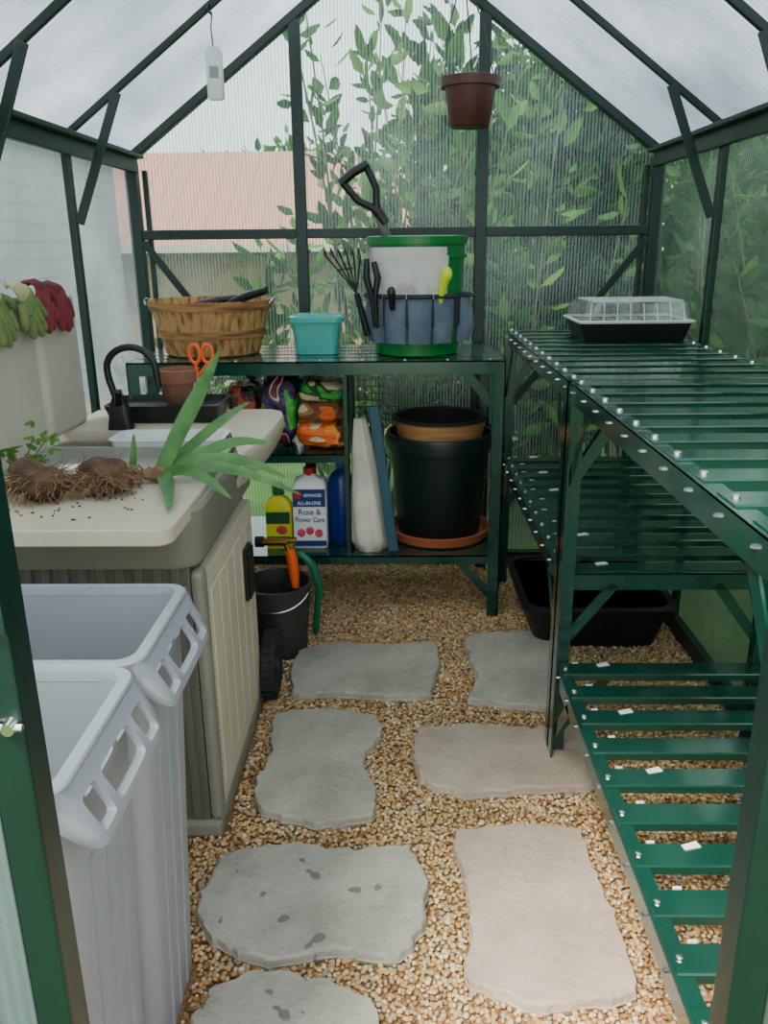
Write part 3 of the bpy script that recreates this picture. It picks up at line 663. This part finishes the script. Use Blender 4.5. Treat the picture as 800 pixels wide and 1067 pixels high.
m=MB(); m.loft([rrect(px,2.83,.044,.03,.015,zs),rrect(px,2.83,.048,.032,.016,zs+.005),rrect(px,2.83,.048,.032,.016,zs+.16),rrect(px,2.83,.034,.026,.016,zs+.185),rrect(px,2.83,.018,.018,.012,zs+.195),rrect(px,2.83,.018,.018,.012,zs+.205)]); mk('bottle_body',m,M('yellow_bottle_plastic',C(222,206,44),C(200,190,36),rough=.3),parent=r,smooth=40)
m=MB(); m.box(px-.044,px+.044,2.796,2.7975,zs+.015,zs+.15); lab=mk('paper_label',m,M('label_yellow',C(206,206,50),rough=.5),parent=r)
m=MB(); m.box(px-.042,px+.042,2.7945,2.796,zs+.098,zs+.142); mk('label_band',m,M('dark_green_ink',C(10,74,36),rough=.5),parent=lab)
m=MB(); m.sell((px+.012,2.795,zs+.075),(.020,.002,.017)); mk('printed_flower',m,M('red_flower_print',C(200,60,50),rough=.5),parent=lab)
m=MB(); m.box(px-.042,px+.042,2.7945,2.796,zs+.022,zs+.05); mk('label_band',m,M('green_print',C(20,96,44),rough=.5),parent=lab)
m=MB(); m.lathe([(.022,0),(.022,.034),(.014,.04)],(px,2.83,zs+.20),16); mk('cap',m,M('green_cap',C(20,110,50),rough=.4),parent=r,smooth=40)
r=root('blue_bottle',(-.212,2.87,zs),'tall dark blue plastic spray bottle','bottle')
m=MB(); m.lathe([(.048,0),(.052,.006),(.052,.23),(.036,.265),(.016,.28),(.016,.295)],(-.212,2.87,zs),24,sy=.8); mk('bottle_body',m,BLUEP,parent=r,smooth=40)
m=MB(); m.lathe([(.02,0),(.02,.035),(.012,.04)],(-.212,2.87,zs+.29),16); mk('cap',m,M('light_blue_cap',C(60,90,160),rough=.4),parent=r,smooth=40)
m=MB(); rings=[]
for k in range(15):
    q=k/14; cx=-.103-.035*q; cy=2.80+.04*q; z=zs+.47*q; rr=.062*(1-.68*q**1.8)*(1 if k else .8); ring=[]
    for j in range(28):
        a=2*math.pi*j/28; f=1+.14*math.sin(5*a+q*2)+.06*math.sin(9*a); ring.append((cx+rr*f*math.cos(a),cy+rr*f*math.sin(a)*.75,z))
    rings.append(ring)
m.loft(rings); mk('folded_umbrella',m,CLOTH,smooth=80,label='off-white folded cloth umbrella standing on lower shelf',category='umbrella')
m=MB(); m.bar((-.022,2.765,zs+.004),(-.088,2.80,zs+.52),.036,.014,(1,0,0))
mk('painted_board',m,TEALB,bevel=.003,label='blue-green painted board leaning beside the cloth',category='board')
c=(.148,2.965,zs)
m=MB(); m.lathe([(.155,0),(.182,.006),(.192,.04),(.185,.042),(.172,.012),(.001,.012)],c,48,cap1=False); mk('pot_saucer',m,TERRAP,smooth=40,label='terracotta coloured plastic saucer under the big pot',category='saucer')
c=(c[0],c[1],zs+.014)
r=root('planter_pot',c,'large dark green plastic planter on lower shelf','plant pot')
m=MB(); m.lathe([(.142,0),(.152,.01),(.183,.33),(.177,.33),(.147,.02),(.001,.02)],c,48,cap1=False); mk('pot_body',m,DKPOT,parent=r,smooth=40)
m=MB(); m.lathe([(.180,.32),(.192,.325),(.199,.37),(.195,.385),(.185,.385),(.177,.33)],c,48,cap0=False,cap1=False); mk('rim',m,DKPOT,parent=r,smooth=40)
c2=(c[0]+.0,c[1],c[2]+.19)
r=root('nested_pot',c2,'tan wood-look pot nested inside the dark green planter','plant pot')
m=MB(); m.lathe([(.11,0),(.12,.005),(.168,.25),(.159,.25),(.115,.012),(.001,.012)],c2,48,cap1=False); mk('pot_body',m,TANPOT,parent=r,smooth=40)
m=MB(); m.lathe([(.159,.240),(.171,.242),(.173,.252),(.163,.255),(.153,.25),(.13,.1),(.126,.1)],c2,48,cap0=False,cap1=False); mk('rim',m,DARKIN,parent=r,smooth=40)
# hose bucket
c=(-.40,2.47,0)
r=root('hose_bucket',c,'small black bucket on the gravel holding a hose','bucket')
m=MB(); m.lathe([(.085,0),(.09,.004),(.11,.235),(.117,.236),(.118,.25),(.106,.25),(.086,.01),(.001,.01)],c,36,cap1=False); mk('bucket_body',m,M('charcoal_bucket_plastic',C(60,52,50),C(48,42,40),rough=.5),parent=r,smooth=40)
m=MB(); m.tube([(c[0]+.11*math.cos(t),c[1]-.112*math.sin(t),.235-.05*math.sin(t)) for t in [math.pi*k/14 for k in range(15)]],.003,6); mk('handle',m,CHROME,parent=r)
r=root('garden_hose',(-.36,2.47,.02),'green garden hose with orange connector and brass fitting','hose')
m=MB(); pts=[]
for k in range(60):
    t=k/59*4*math.pi; pts.append((c[0]+.065*math.cos(t),c[1]+.065*math.sin(t),.03+.18*k/59))
pts+=[(c[0]+.055,c[1]+.0,.27),(c[0]+.06,c[1]-.02,.34),(c[0]+.085,c[1]-.03,.355),(c[0]+.12,c[1]-.03,.32),(c[0]+.14,c[1]-.01,.24),(c[0]+.13,c[1]+.02,.16),(c[0]+.11,c[1]+.1,.02)]
m.tube(pts,.0125,8); mk('hose_tube',m,HOSE,parent=r,smooth=60)
m=MB(); m.tube([(c[0]+.065,c[1]-.03,.24),(c[0]+.062,c[1]-.03,.29),(c[0]+.058,c[1]-.03,.345),(c[0]+.05,c[1]-.03,.37)],[.012,.017,.018,.014],12); mk('connector',m,ORANGE,parent=r,smooth=40)
m=MB(); m.tube([(c[0]-.03,c[1]-.03,.395),(c[0]+.045,c[1]-.03,.395)],.013,10); m.tube([(c[0]+.05,c[1]-.03,.365),(c[0]+.035,c[1]-.03,.40),(c[0]+.075,c[1]-.03,.40)],.011,8); mk('brass_fitting',m,BRASS,parent=r,smooth=40)
m=MB(); m.tube([(c[0]-.055,c[1]-.03,.395),(c[0]-.028,c[1]-.03,.395)],.018,10); mk('valve_knob',m,BLACK,parent=r,smooth=40)

# black tub
r=root('mixing_tub',(.655,2.70,0),'wide shallow black plastic tub on gravel under the rack','tub')
m=MB(); cx,cy=.652,2.685
m.loft([rrect(cx,cy,.20,.20,.05,0),rrect(cx,cy,.237,.235,.06,.15),rrect(cx,cy,.230,.228,.06,.15),rrect(cx,cy,.193,.193,.05,.008)]); mk('tub_body',m,BLACK,parent=r,smooth=40)
m=MB(); m.loft([rrect(cx,cy,.236,.234,.06,.145),rrect(cx,cy,.254,.252,.07,.142),rrect(cx,cy,.256,.254,.07,.155),rrect(cx,cy,.230,.228,.06,.158),rrect(cx,cy,.230,.228,.06,.145)]); mk('rim',m,BLACK,parent=r,smooth=40)
# seed tray
zt=.985+.0035
cx,cy=.735,2.74
r=root('seed_tray',(cx,cy,zt),'black seed propagator tray with clear domed lid on rack','seed tray')
m=MB(); m.loft([rrect(cx,cy,.155,.115,.015,zt),rrect(cx,cy,.172,.13,.018,zt+.055),rrect(cx,cy,.168,.126,.018,zt+.055),rrect(cx,cy,.152,.112,.015,zt+.005)]); mk('tray_base',m,BLACK,parent=r,smooth=40)
mm,nt,out=newmat('clear_dome_plastic'); t=nt.nodes.new('ShaderNodeBsdfTransparent'); g=nt.nodes.new('ShaderNodeBsdfGlossy'); g.inputs['Roughness'].default_value=.12; d=nt.nodes.new('ShaderNodeBsdfDiffuse'); d.inputs[0].default_value=(.85,.85,.85,1)
m1=nt.nodes.new('ShaderNodeMixShader'); m1.inputs[0].default_value=.35; nt.links.new(g.outputs[0],m1.inputs[1]); nt.links.new(d.outputs[0],m1.inputs[2])
m2=nt.nodes.new('ShaderNodeMixShader'); m2.inputs[0].default_value=.2; nt.links.new(t.outputs[0],m2.inputs[1]); nt.links.new(m1.outputs[0],m2.inputs[2]); nt.links.new(m2.outputs[0],out.inputs[0])
lid=MB(); lid.loft([rrect(cx,cy,.178,.136,.02,zt+.057),rrect(cx,cy,.172,.13,.02,zt+.060),rrect(cx,cy,.158,.116,.02,zt+.112),rrect(cx,cy,.148,.106,.02,zt+.118)],cap0=False)
lo=mk('dome_lid',lid,mm,parent=r)
m=MB()
for i in range(8): m.box(cx-.14+i*.04,cx-.136+i*.04,cy-.10,cy+.10,zt+.117,zt+.122)
for i in range(6): m.box(cx-.14,cx+.14,cy-.10+i*.039,cy-.096+i*.039,zt+.117,zt+.1215)
for i in range(8): m.bar((cx-.14+i*.04,cy-.109,zt+.115),(cx-.145+i*.0414,cy-.129,zt+.062),.003,.003)
m.loft([rrect(cx,cy,.18,.138,.02,zt+.055),rrect(cx,cy,.182,.14,.02,zt+.061),rrect(cx,cy,.174,.132,.02,zt+.064),rrect(cx,cy,.172,.13,.02,zt+.057)],cap0=False,cap1=False)
mk('lid_ribs',m,M('frosted_white_rib',C(214,216,214),rough=.3),parent=lo)
m=MB(); 
for i in range(7):
    for j in range(5): m.lathe([(.014,0),(.018,.045),(.012,.045)],(cx-.13+i*.043,cy-.09+j*.045,zt+.01),8)
mk('cell_insert',m,M('seed_cells',C(130,122,106),C(66,60,52),scale=40,rough=.7),parent=r)

# ------------------------------------------------------------------ resin work cabinet
r=root('garden_work_cabinet',(-.68,1.85,0),'beige and olive resin potting cabinet with wheels and basin','cabinet')
m=MB(); m.box(-.93,-.43,1.56,2.16,.03,.68)
for i in range(13): m.box(-.925+i*.038,-.905+i*.038,1.553,1.56,.05,.67)
mk('body',m,OLIVED,parent=r,bevel=.004)
m=MB(); m.box(-.935,-.405,1.55,2.17,0,.045); mk('base',m,OLIVE,parent=r,bevel=.01)
m=MB(); m.box(-.43,-.405,1.60,2.13,.055,.63)
for i in range(6): m.box(-.406,-.4025,1.622+i*.082,1.698+i*.082,.10,.585)
door=mk('door',m,BEIGE,parent=r,bevel=.002)
m=MB(); m.box(-.43,-.402,1.555,1.60,.045,.65); mk('corner_post',m,OLIVE,parent=r,bevel=.012)
m=MB(); m.box(-.402,-.392,1.97,2.04,.40,.54)
for i in range(6): m.box(-.392,-.387,1.975,2.035,.41+i*.021,.42+i*.021)
for i in range(4): m.box(-.392,-.386,1.975+i*.018,1.981+i*.018,.405,.535)
mk('latch_handle',m,BLACK,parent=door,bevel=.001)
m=MB(); cx,cy=-.668,1.86
m.loft([rrect(cx,cy,.258,.312,.05,.66),rrect(cx,cy,.268,.32,.06,.675),rrect(cx,cy,.268,.32,.06,.776),rrect(cx,cy,.262,.314,.055,.784),rrect(cx,cy,.245,.295,.05,.784),rrect(cx,cy,.235,.285,.05,.69)]); mk('rim_band',m,OLIVE,parent=r,smooth=35)
wx,wy=-.675,1.596
m=MB(); m.loft([rrect(wx,wy,.255,.187,.03,.760),rrect(wx,wy,.258,.190,.035,.763),rrect(wx,wy,.258,.190,.035,.791),rrect(wx,wy,.256,.188,.033,.793)]); mk('front_worktop',m,BEIGE,parent=r,smooth=35)
m=MB(); m.loft([rrect(-.67,1.925,.245,.135,.03,.77),rrect(-.67,1.925,.245,.135,.03,.795),rrect(-.67,1.925,.228,.12,.03,.795),rrect(-.67,1.925,.215,.105,.03,.70)]); mk('counter_basin',m,M('grey_basin_resin',C(150,148,138),C(138,136,126),rough=.5),parent=r,smooth=35)
m=MB(); cx,cy=-.60,2.115
m.loft([rrect(cx,cy,.13,.05,.02,.70),rrect(cx,cy,.145,.064,.025,.806),rrect(cx,cy,.150,.069,.028,.812),rrect(cx,cy,.137,.056,.022,.812),rrect(cx,cy,.128,.048,.02,.72)]); mk('white_sink',m,WHITE,parent=r,smooth=40)
m=MB(); m.box(-.925,-.895,1.46,2.055,.79,1.175)
mk('raised_lid',m,BEIGE2,parent=r,bevel=.012)
m=MB(); 
def wheel(m,x0,x1,y,z,R):
    prof=[(R*.72,x0+.004),(R*.95,x0),(R,x0+.008),(R,x1-.008),(R*.95,x1),(R*.72,x1-.004),(R*.6,x1-.012),(R*.2,x1-.01),(R*.18,x1),(.003,x1)]
    rings=[[(x,y+q*math.cos(2*math.pi*j/32),z+q*math.sin(2*math.pi*j/32)) for j in range(32)] for q,x in prof]; m.loft(rings)
wheel(m,-.402,-.362,2.185,.102,.10)
for k in range(24):
    a=2*math.pi*k/24; m.bar((-.399,2.185+.1*math.cos(a),.102+.1*math.sin(a)),(-.365,2.185+.1*math.cos(a),.102+.1*math.sin(a)),.006,.012)
mk('wheel',m,BLACKR,parent=r,smooth=30)
# far storage box
r=root('resin_storage_box',(-.75,2.35,0),'beige resin storage box with curved worktop against the wall','storage box')
m=MB(); m.box(-.93,-.57,2.20,2.48,0,.75); mk('body',m,OLIVED,parent=r,bevel=.01)
poly=[(-.93,2.20),(-.46,2.20),(-.432,2.10),(-.40,1.98),(-.387,1.93),(-.375,1.93),(-.365,1.98),(-.35,2.1),(-.342,2.25),(-.34,2.40),(-.355,2.47),(-.39,2.50),(-.93,2.50)]
m=MB(); cxx,cyy=-.6,2.3
m.loft([[(cxx+(x-cxx)*.90,cyy+(y-cyy)*.95,.715) for x,y in poly],[(cxx+(x-cxx)*.97,cyy+(y-cyy)*.98,.75) for x,y in poly],[(x,y,.779) for x,y in poly],[(x,y,.80) for x,y in poly],[(cxx+(x-cxx)*.985,cyy+(y-cyy)*.985,.806) for x,y in poly]])
mk('worktop',m,BEIGE,parent=r,smooth=40)
m=MB(); m.box(-.925,-.895,2.09,2.335,.806,1.165); mk('raised_lid',m,BEIGE2,parent=r,bevel=.012)
# black tray, terracotta pot, scissors
zt=.8065
m=MB(); m.loft([rrect(-.67,2.38,.15,.085,.015,zt),rrect(-.67,2.38,.165,.098,.02,zt+.05),rrect(-.67,2.38,.157,.09,.02,zt+.052),rrect(-.67,2.38,.153,.086,.02,zt+.035)]); mk('black_tray',m,BLACK,smooth=40,label='shallow black plastic tray on the beige worktop',category='tray')
c=(-.635,2.375,zt+.036)
r=root('terracotta_pot',c,'small weathered terracotta pot standing in black tray','plant pot')
m=MB(); m.lathe([(.037,0),(.039,.002),(.05,.075),(.044,.075),(.035,.01),(.001,.01)],c,28,cap1=False); mk('pot_body',m,TERRA,parent=r,smooth=40)
m=MB(); m.lathe([(.049,.07),(.058,.07),(.061,.105),(.055,.107),(.046,.075)],c,28,cap0=False,cap1=False); mk('rim',m,TERRA,parent=r,smooth=40)
r=root('scissors',(-.60,2.36,zt+.05),'orange handled scissors standing in the terracotta pot','scissors')
for s_ in (-1,1):
    m=MB(); cx=-.562+s_*.018; cz=zt+.185; m.tube([(cx+.015*math.cos(t),2.36,cz+.026*math.sin(t)) for t in [2*math.pi*k/16 for k in range(16)]],.0055,8,closed=True)
    m.tube([(cx,2.36,cz-.026),(-.577,2.36,cz-.065)],.005,8); mk('handle',m,ORANGE,parent=r,smooth=60)
m=MB(); m.bar((-.577,2.36,zt+.12),(-.605,2.36,zt+.055),.012,.003,(1,0,0)); mk('blade',m,CHROME,parent=r)
# faucet
r=root('gooseneck_faucet',(-.75,2.225,.806),'black gooseneck faucet with tapered base behind basin','faucet')
m=MB(); m.loft([rrect(-.765,2.225,.034,.022,.012,.806),rrect(-.765,2.225,.032,.021,.012,.82),rrect(-.765,2.225,.024,.018,.012,.87),rrect(-.765,2.225,.014,.014,.01,.90)]); mk('base',m,BLACK,parent=r,smooth=40)
m=MB(); pts=[(-.772,2.225,.89),(-.785,2.225,.94)]+[(-.722-.066*math.cos(t),2.225,.97+.058*math.sin(t)) for t in [math.pi*k/12 for k in range(13)]]+[(-.652,2.225,.92)]
m.tube(pts,.0095,12); mk('spout',m,BLACK,parent=r,smooth=60)
m=MB(); m.bar((-.762,2.21,.875),(-.745,2.17,.92),.012,.02); mk('lever',m,BLACK,parent=r,bevel=.003)
TZ=.794
def clump(c,R,label):
    r=root('root_clump',c,label,'dug-up plant','dug-up root clumps on the worktop')
    m=MB(); m.sell((c[0],c[1],c[2]+R*.66),(R*.95,R*.8,R*.68),1,None,28,18,.5,26); mk('soil_ball',m,ROOT,parent=r,smooth=180)
    m=MB()
    for k in range(150):
        a=U(0,6.28); e=U(-.5,.7); d=Vector((math.cos(a)*math.cos(e),math.sin(a)*math.cos(e),math.sin(e)))
        p=Vector((c[0],c[1],c[2]+R*.6))+Vector((d.x*R*.8,d.y*R*.65,d.z*R*.5)); pts=[p]
        for q in range(5):
            d=(d+Vector((U(-.7,.7),U(-.7,.7),U(-.7,.25)))).normalized(); p=p+d*R*.17; p.z=max(p.z,c[2]+.002); pts.append(p.copy())
        m.tube(pts,[.0016,.0014,.0012,.001,.0008,.0006],4)
    mk('roots',m,ROOTF,parent=r)
clump((-.735,1.60,TZ),.060,'brown matted root clump lying on beige worktop')
clump((-.612,1.635,TZ),.055,'brown root clump with trimmed stems on worktop')
# white dish stands on the rear edge of the worktop
m=MB(); m.lathe([(.035,0),(.05,.008),(.060,.026),(.063,.028),(.057,.028),(.045,.012),(.001,.01)],(-.70,1.735,TZ),36,cap1=False,sy=.75); mk('white_bowl',m,WHITE,smooth=50,label='shallow white dish behind the root clumps',category='bowl')
m=MB()
for k in range(60):
    x=U(-.8,-.52);y=U(1.46,1.66); m.sell((x,y,TZ+.001),(U(.001,.004),U(.001,.004),.0015),1,None,6,4)
mk('soil_crumbs',m,ROOT,kind='stuff',label='loose brown soil crumbs scattered on the worktop',category='soil')
def blade(m,pts,w,fold=.25,mi=0):
    pts=[Vector(p) for p in pts]
    Q=[]; n=len(pts)
    for i in range(n-1):
        p0=pts[max(i-1,0)];p1=pts[i];p2=pts[i+1];p3=pts[min(i+2,n-1)]
        for k in range(5):
            t=k/5; Q.append(.5*((2*p1)+(p2-p0)*t+(2*p0-5*p1+4*p2-p3)*t*t+(3*p1-p0-3*p2+p3)*t**3))
    Q.append(pts[-1]); n=len(Q); vs=[];fs=[]
    for i,p in enumerate(Q):
        d=(Q[min(i+1,n-1)]-Q[max(i-1,0)]).normalized(); sd=d.cross(Vector((0,-.8,.6)));
        sd=sd.normalized(); nm=d.cross(sd).normalized(); q=i/(n-1); ww=w*(.85+.3*q if q<.4 else .97*(1-((q-.4)/.6)**2))+.0004
        vs+= [p-sd*ww-nm*ww*fold,p,p+sd*ww-nm*ww*fold]
    for i in range(n-1):
        a=i*3; fs+=[(a,a+1,a+4,a+3),(a+1,a+2,a+5,a+4)]
    m.add(vs,fs,mi)
r=root('iris_plant',(-.49,1.75,TZ),'uprooted iris with long green sword leaves on worktop','plant')
bs=(-.52,1.73,.812)
leaves=[([bs,(-.475,1.75,.90),(-.425,1.77,.99),(-.38,1.78,1.075)],.020),
 ([(-.575,1.71,.80),(-.573,1.72,.85),(-.57,1.73,.90)],.008),
 ([bs,(-.455,1.78,.865),(-.395,1.84,.91),(-.34,1.86,.945)],.013),
 ([bs,(-.44,1.76,.845),(-.36,1.80,.865),(-.28,1.82,.855)],.014),
 ([bs,(-.43,1.74,.838),(-.34,1.76,.83),(-.25,1.77,.79)],.015),
 ([bs,(-.42,1.72,.830),(-.33,1.73,.81),(-.215,1.74,.758)],.013),
 ([bs,(-.45,1.69,.828),(-.40,1.66,.815),(-.35,1.64,.78)],.013),
 ([bs,(-.49,1.66,.82),(-.465,1.59,.81),(-.44,1.49,.80)],.016)]
for p,w in leaves:
    m=MB(); blade(m,p,w); mk('leaf',m,IRIS,parent=r,smooth=60)
m=MB(); m.sell((-.535,1.725,.812),(.03,.022,.016),1,None,16,10,.3,30); 
for k in range(30):
    p=Vector((-.55,1.72,.812)); d=Vector((U(-1,0),U(-1,1),U(-.4,.4))).normalized(); m.tube([p+d*.015,p+d*.03,Vector((p.x+d.x*.045,p.y+d.y*.045,TZ+.002))],[.0018,.0014,.001],4)
mk('rhizome',m,ROOTF,parent=r,smooth=180)
r=root('weed_seedling',(-.83,1.72,TZ),'small leafy weed lying on counter by the wall','plant')
m=MB(); lm=MB()
for k in range(8):
    a=U(-.5,2.6); e=(-.82+.06*math.cos(a),1.72+.02*math.sin(a*2),.82+U(.0,.08)); m.tube([(-.80,1.72,.798),((-.81+e[0])/2,1.72,(e[2]+.80)/2+.01),e],.0018,5)
    for q in range(3): 
        ex=Vector(e)+Vector((U(-.025,.025),U(-.02,.02),U(-.02,.02))); blade(lm,[ex,ex+Vector((U(-.015,.015),0,.010)),ex+Vector((U(-.03,.03),0,U(0,.022)))],.005)
mk('stem',m,M('weed_stem',C(90,110,60),rough=.6),parent=r); mk('leaves',lm,WEED,parent=r,smooth=60)

# gloves: limp gloves folded over the lid edge
def glove(y,zt,ang,mat,mcuff,label,flip=1,dx=0,s=.8,off=.03):
    r=root('gardening_glove',(-.89,y,zt-.05),label,'glove','gardening gloves draped over raised lids')
    ca,sa=math.cos(ang),math.sin(ang)
    def T(a,b,c):
        a*=s*flip; b*=s; c=c*s+off
        aa=a*ca+(c-.02)*sa; cc=-a*sa+(c-.02)*ca+.02
        if cc<0:   x=-.905+cc*.55; z=zt+.012+b+cc*.25
        elif cc<.02: t=cc/.02; x=-.905+.022*math.sin(t*1.57)+b*t; z=zt+.012+b*(1-t)-.010*t
        else: x=-.883+b+(cc-.02)*.06; z=zt+.002-(cc-.02)
        return Vector((x+dx,y+aa,z))
    m=MB(); rings=[]
    prof=[(-.005,.034,.007),(.012,.040,.008),(.028,.043,.009),(.044,.044,.008),(.054,.043,.007)]
    for c_,w,t in prof:
        rings.append([T(w*math.copysign(abs(math.cos(2*math.pi*j/24))**.7,math.cos(2*math.pi*j/24)),t*math.sin(2*math.pi*j/24)*(1+.4*noise.noise(Vector((j*.7,c_*60,y*9)))),c_) for j in range(24)])
    m.loft(rings)
    for i,(a,l,q) in enumerate(((-.034,.044,-.28),(-.0115,.062,-.08),(.0115,.058,.1),(.034,.042,.3))):
        b=U(-.002,.004)
        m.tube([T(a,0,.040),T(a+q*.012,.002,.050+l*.4),T(a+q*.03,b,.052+l*.8),T(a+q*.032,b,.054+l*.93),T(a+q*.034,b,.056+l)],[.0108,.0104,.0098,.008,.004],12)
    m.tube([T(.032,0,.008),T(.052,.002,.022),T(.066,.001,.042),T(.069,0,.056)],[.012,.0115,.0105,.005],10)
    mk('hand',m,mat,parent=r,smooth=70)
    m=MB(); rings=[]
    for c_,w,t in ((0,.034,.009),(-.012,.035,.009),(-.03,.038,.009),(-.05,.041,.008),(-.06,.042,.008)):
        rings.append([T(w*math.cos(2*math.pi*j/20),t*math.sin(2*math.pi*j/20),c_) for j in range(20)])
    m.loft(rings); mk('cuff',m,mcuff,parent=r,smooth=70)
glove(1.84,1.190,.35,GLG,GLY,'green and cream knit gardening glove folded over lid',s=.9,off=.04)
glove(1.955,1.194,.55,GLG,GLY,'green and cream knit glove overlapping its pair',flip=-1,dx=.014,s=.95,off=.04)
glove(2.075,1.194,.1,GLR,GLRD,'dusty red gardening glove hanging over lid edge',dx=.008,s=.9,off=.03)
glove(2.19,1.185,.35,GLR,GLRD,'dusty red gardening glove draped with fingers down',flip=-1,s=.95,off=.03)

# ------------------------------------------------------------------ grey bins
def bin_(cx,cy,label):
    r=root('waste_bin',(cx,cy,0),label,'waste bin','grey slim bins by the doorway')
    m=MB(); m.loft([rrect(cx,cy,.225,.10,.03,0),rrect(cx,cy,.235,.11,.035,.02),rrect(cx,cy,.266,.127,.035,.66),rrect(cx,cy,.268,.129,.035,.752),
        rrect(cx,cy,.262,.123,.03,.752),rrect(cx,cy,.258,.120,.03,.66),rrect(cx,cy,.226,.10,.03,.012)])
    body=mk('bin_body',m,GREYBIN,parent=r,smooth=35)
    def cutters(grow):
        cm=MB()
        for yy,hw in ((-.082,.019),(0,.048),(.082,.019)):
            for sx in (-1,1): cm.sell((cx+sx*.288,cy+yy,.713),(.055,hw+grow,.0195+grow),.3,None,28,12)
        return cm
    boolcut(body,cutters(.001),r)
    m=MB(); m.loft([rrect(cx,cy,.267,.128,.03,.746),rrect(cx,cy,.277,.1365,.034,.746),rrect(cx,cy,.279,.1375,.034,.757),rrect(cx,cy,.277,.1355,.032,.760),rrect(cx,cy,.263,.124,.026,.760),rrect(cx,cy,.261,.122,.026,.746),rrect(cx,cy,.267,.128,.03,.746)],cap0=False,cap1=False)
    mk('rim',m,GREYBIN,parent=r,smooth=35)
    for sx in (1,-1):
        m=MB(); rings=[]
        for k in range(29):
            q=-1+2*k/28; yy=cy+q*.130; e=(1-abs(q)**16)
            xo=.274+.032*e; zl=.72-.036*e
            sec=[(.264,.748),(.272,.758),(xo*.5+.138,.752*.6+zl*.4),(xo+.004,zl+.008),(xo+.004,zl-.006),(xo-.003,zl-.006),(xo-.004,zl+.002),(xo*.5+.132,.744*.6+zl*.4)]
            rings.append([(cx+sx*a,yy,z) for a,z in sec])
        m.loft(rings if sx<0 else rings[::-1])
        hd=mk('handle',m,GREYBIN,parent=r,smooth=35)
        boolcut(hd,cutters(0),r)
    m=MB()
    for k in (-1,0,1): m.bar((cx+.236,cy+k*.045,.03),(cx+.2655,cy+k*.05,.62),.004,.008,(1,0,0))
    for k in range(4): m.bar((cx-.15+k*.1,cy-.112,.03),(cx-.17+k*.113,cy-.1265,.62),.008,.004,(1,0,0))
    mk('side_ribs',m,GREYBIN,parent=r)
bin_(-.62,1.10,'tall slim grey plastic bin with slotted handles, next to cabinet')
bin_(-.62,.822,'tall slim grey plastic bin beside the doorway post')

# ------------------------------------------------------------------ hanging things
c=(.225,2.85,1.630)
r=root('hanging_pot',c,'brown plastic hanging pot on wires from roof','hanging pot')
m=MB(); m.lathe([(.058,0),(.062,.004),(.08,.115),(.074,.115),(.058,.01),(.001,.01)],c,32,cap1=False); mk('pot_body',m,BROWNP,parent=r,smooth=40)
m=MB(); m.lathe([(.079,.112),(.092,.113),(.095,.14),(.087,.142),(.075,.115)],c,32,cap0=False,cap1=False); mk('rim',m,BROWNP,parent=r,smooth=40)
top=Vector((.20,2.85,roofz(.20)-.035))
for a in (200,320,80):
    p=Vector((c[0]+.086*math.cos(math.radians(a)),c[1]+.086*math.sin(math.radians(a)),c[2]+.135)); m=MB(); m.tube([p,p.lerp(top-Vector((0,0,.06)),.5)+Vector(((p.x-c[0])*.2,0,0)),top-Vector((0,0,.06))],.0022,6); mk('hanger_wire',m,BLACK,parent=r)
m=MB(); m.tube([top-Vector((0,0,.06)),top-Vector((0,0,.03)),top+Vector((.012,0,-.01)),top+Vector((.005,0,.012)),top+Vector((-.01,0,0.02))],.003,6); mk('hook',m,BLACK,parent=r)
sxx=-.518; rz=roofz(sxx)
r=root('temperature_sensor',(sxx,2.60,1.68),'white plastic temperature sensor hanging from a rafter','sensor')
m=MB(); m.loft([rrect(sxx,2.60,.02,.009,.008,1.68),rrect(sxx,2.60,.024,.011,.009,1.685),rrect(sxx,2.60,.024,.011,.009,1.80),rrect(sxx,2.60,.016,.009,.008,1.815)]); b=mk('casing',m,WHITE,parent=r,smooth=40)
m=MB(); m.box(sxx-.013,sxx+.013,2.588,2.5885,1.735,1.765); mk('display',m,M('grey_display',C(150,156,150),rough=.3),parent=b)
m=MB(); m.tube([(sxx,2.60,1.813),(sxx-.003,2.60,1.86),(sxx+.002,2.60,rz-.045)],.002,6); mk('cord',m,BLACK,parent=r)
m=MB(); m.tube([(sxx+.002,2.60,rz-.048),(sxx-.012,2.60,rz-.035),(sxx-.006,2.61,rz-.02)],.004,6); mk('clip',m,BLACK,parent=r)

# ------------------------------------------------------------------ light, camera
w=bpy.data.worlds.new('overcast_sky'); S.world=w; w.use_nodes=True; nt=w.node_tree
bg=nt.nodes['Background']
tc=nt.nodes.new('ShaderNodeTexCoord'); sx=nt.nodes.new('ShaderNodeSeparateXYZ'); nt.links.new(tc.outputs['Generated'],sx.inputs[0])
rp=ramp(nt,[(0,(.86,.88,.9,1)),(.45,(.82,.88,.96,1)),(1,(.96,.96,.98,1))]); nt.links.new(sx.outputs['Z'],rp.inputs[0]); nt.links.new(rp.outputs[0],bg.inputs[0])
bg.inputs[1].default_value=3.6
su=bpy.data.lights.new('sun','SUN'); su.energy=10; su.angle=math.radians(16); su.color=(1,.94,.84)
so=bpy.data.objects.new('sun',su); so.rotation_euler=(math.radians(25),math.radians(-20),0); COL.objects.link(so)
cam=bpy.data.cameras.new('camera'); co=bpy.data.objects.new('camera',cam); COL.objects.link(co)
cam.sensor_fit='HORIZONTAL'; cam.sensor_width=36; cam.lens=36*860/800; cam.clip_start=.02
R=Matrix.Rotation(math.radians(1.14),4,'Z')@Matrix.Rotation(math.radians(72.1),4,'X')@Matrix.Rotation(math.radians(-.6),4,'Z')
co.matrix_world=Matrix.Translation((0,0,1.28))@R
S.camera=co
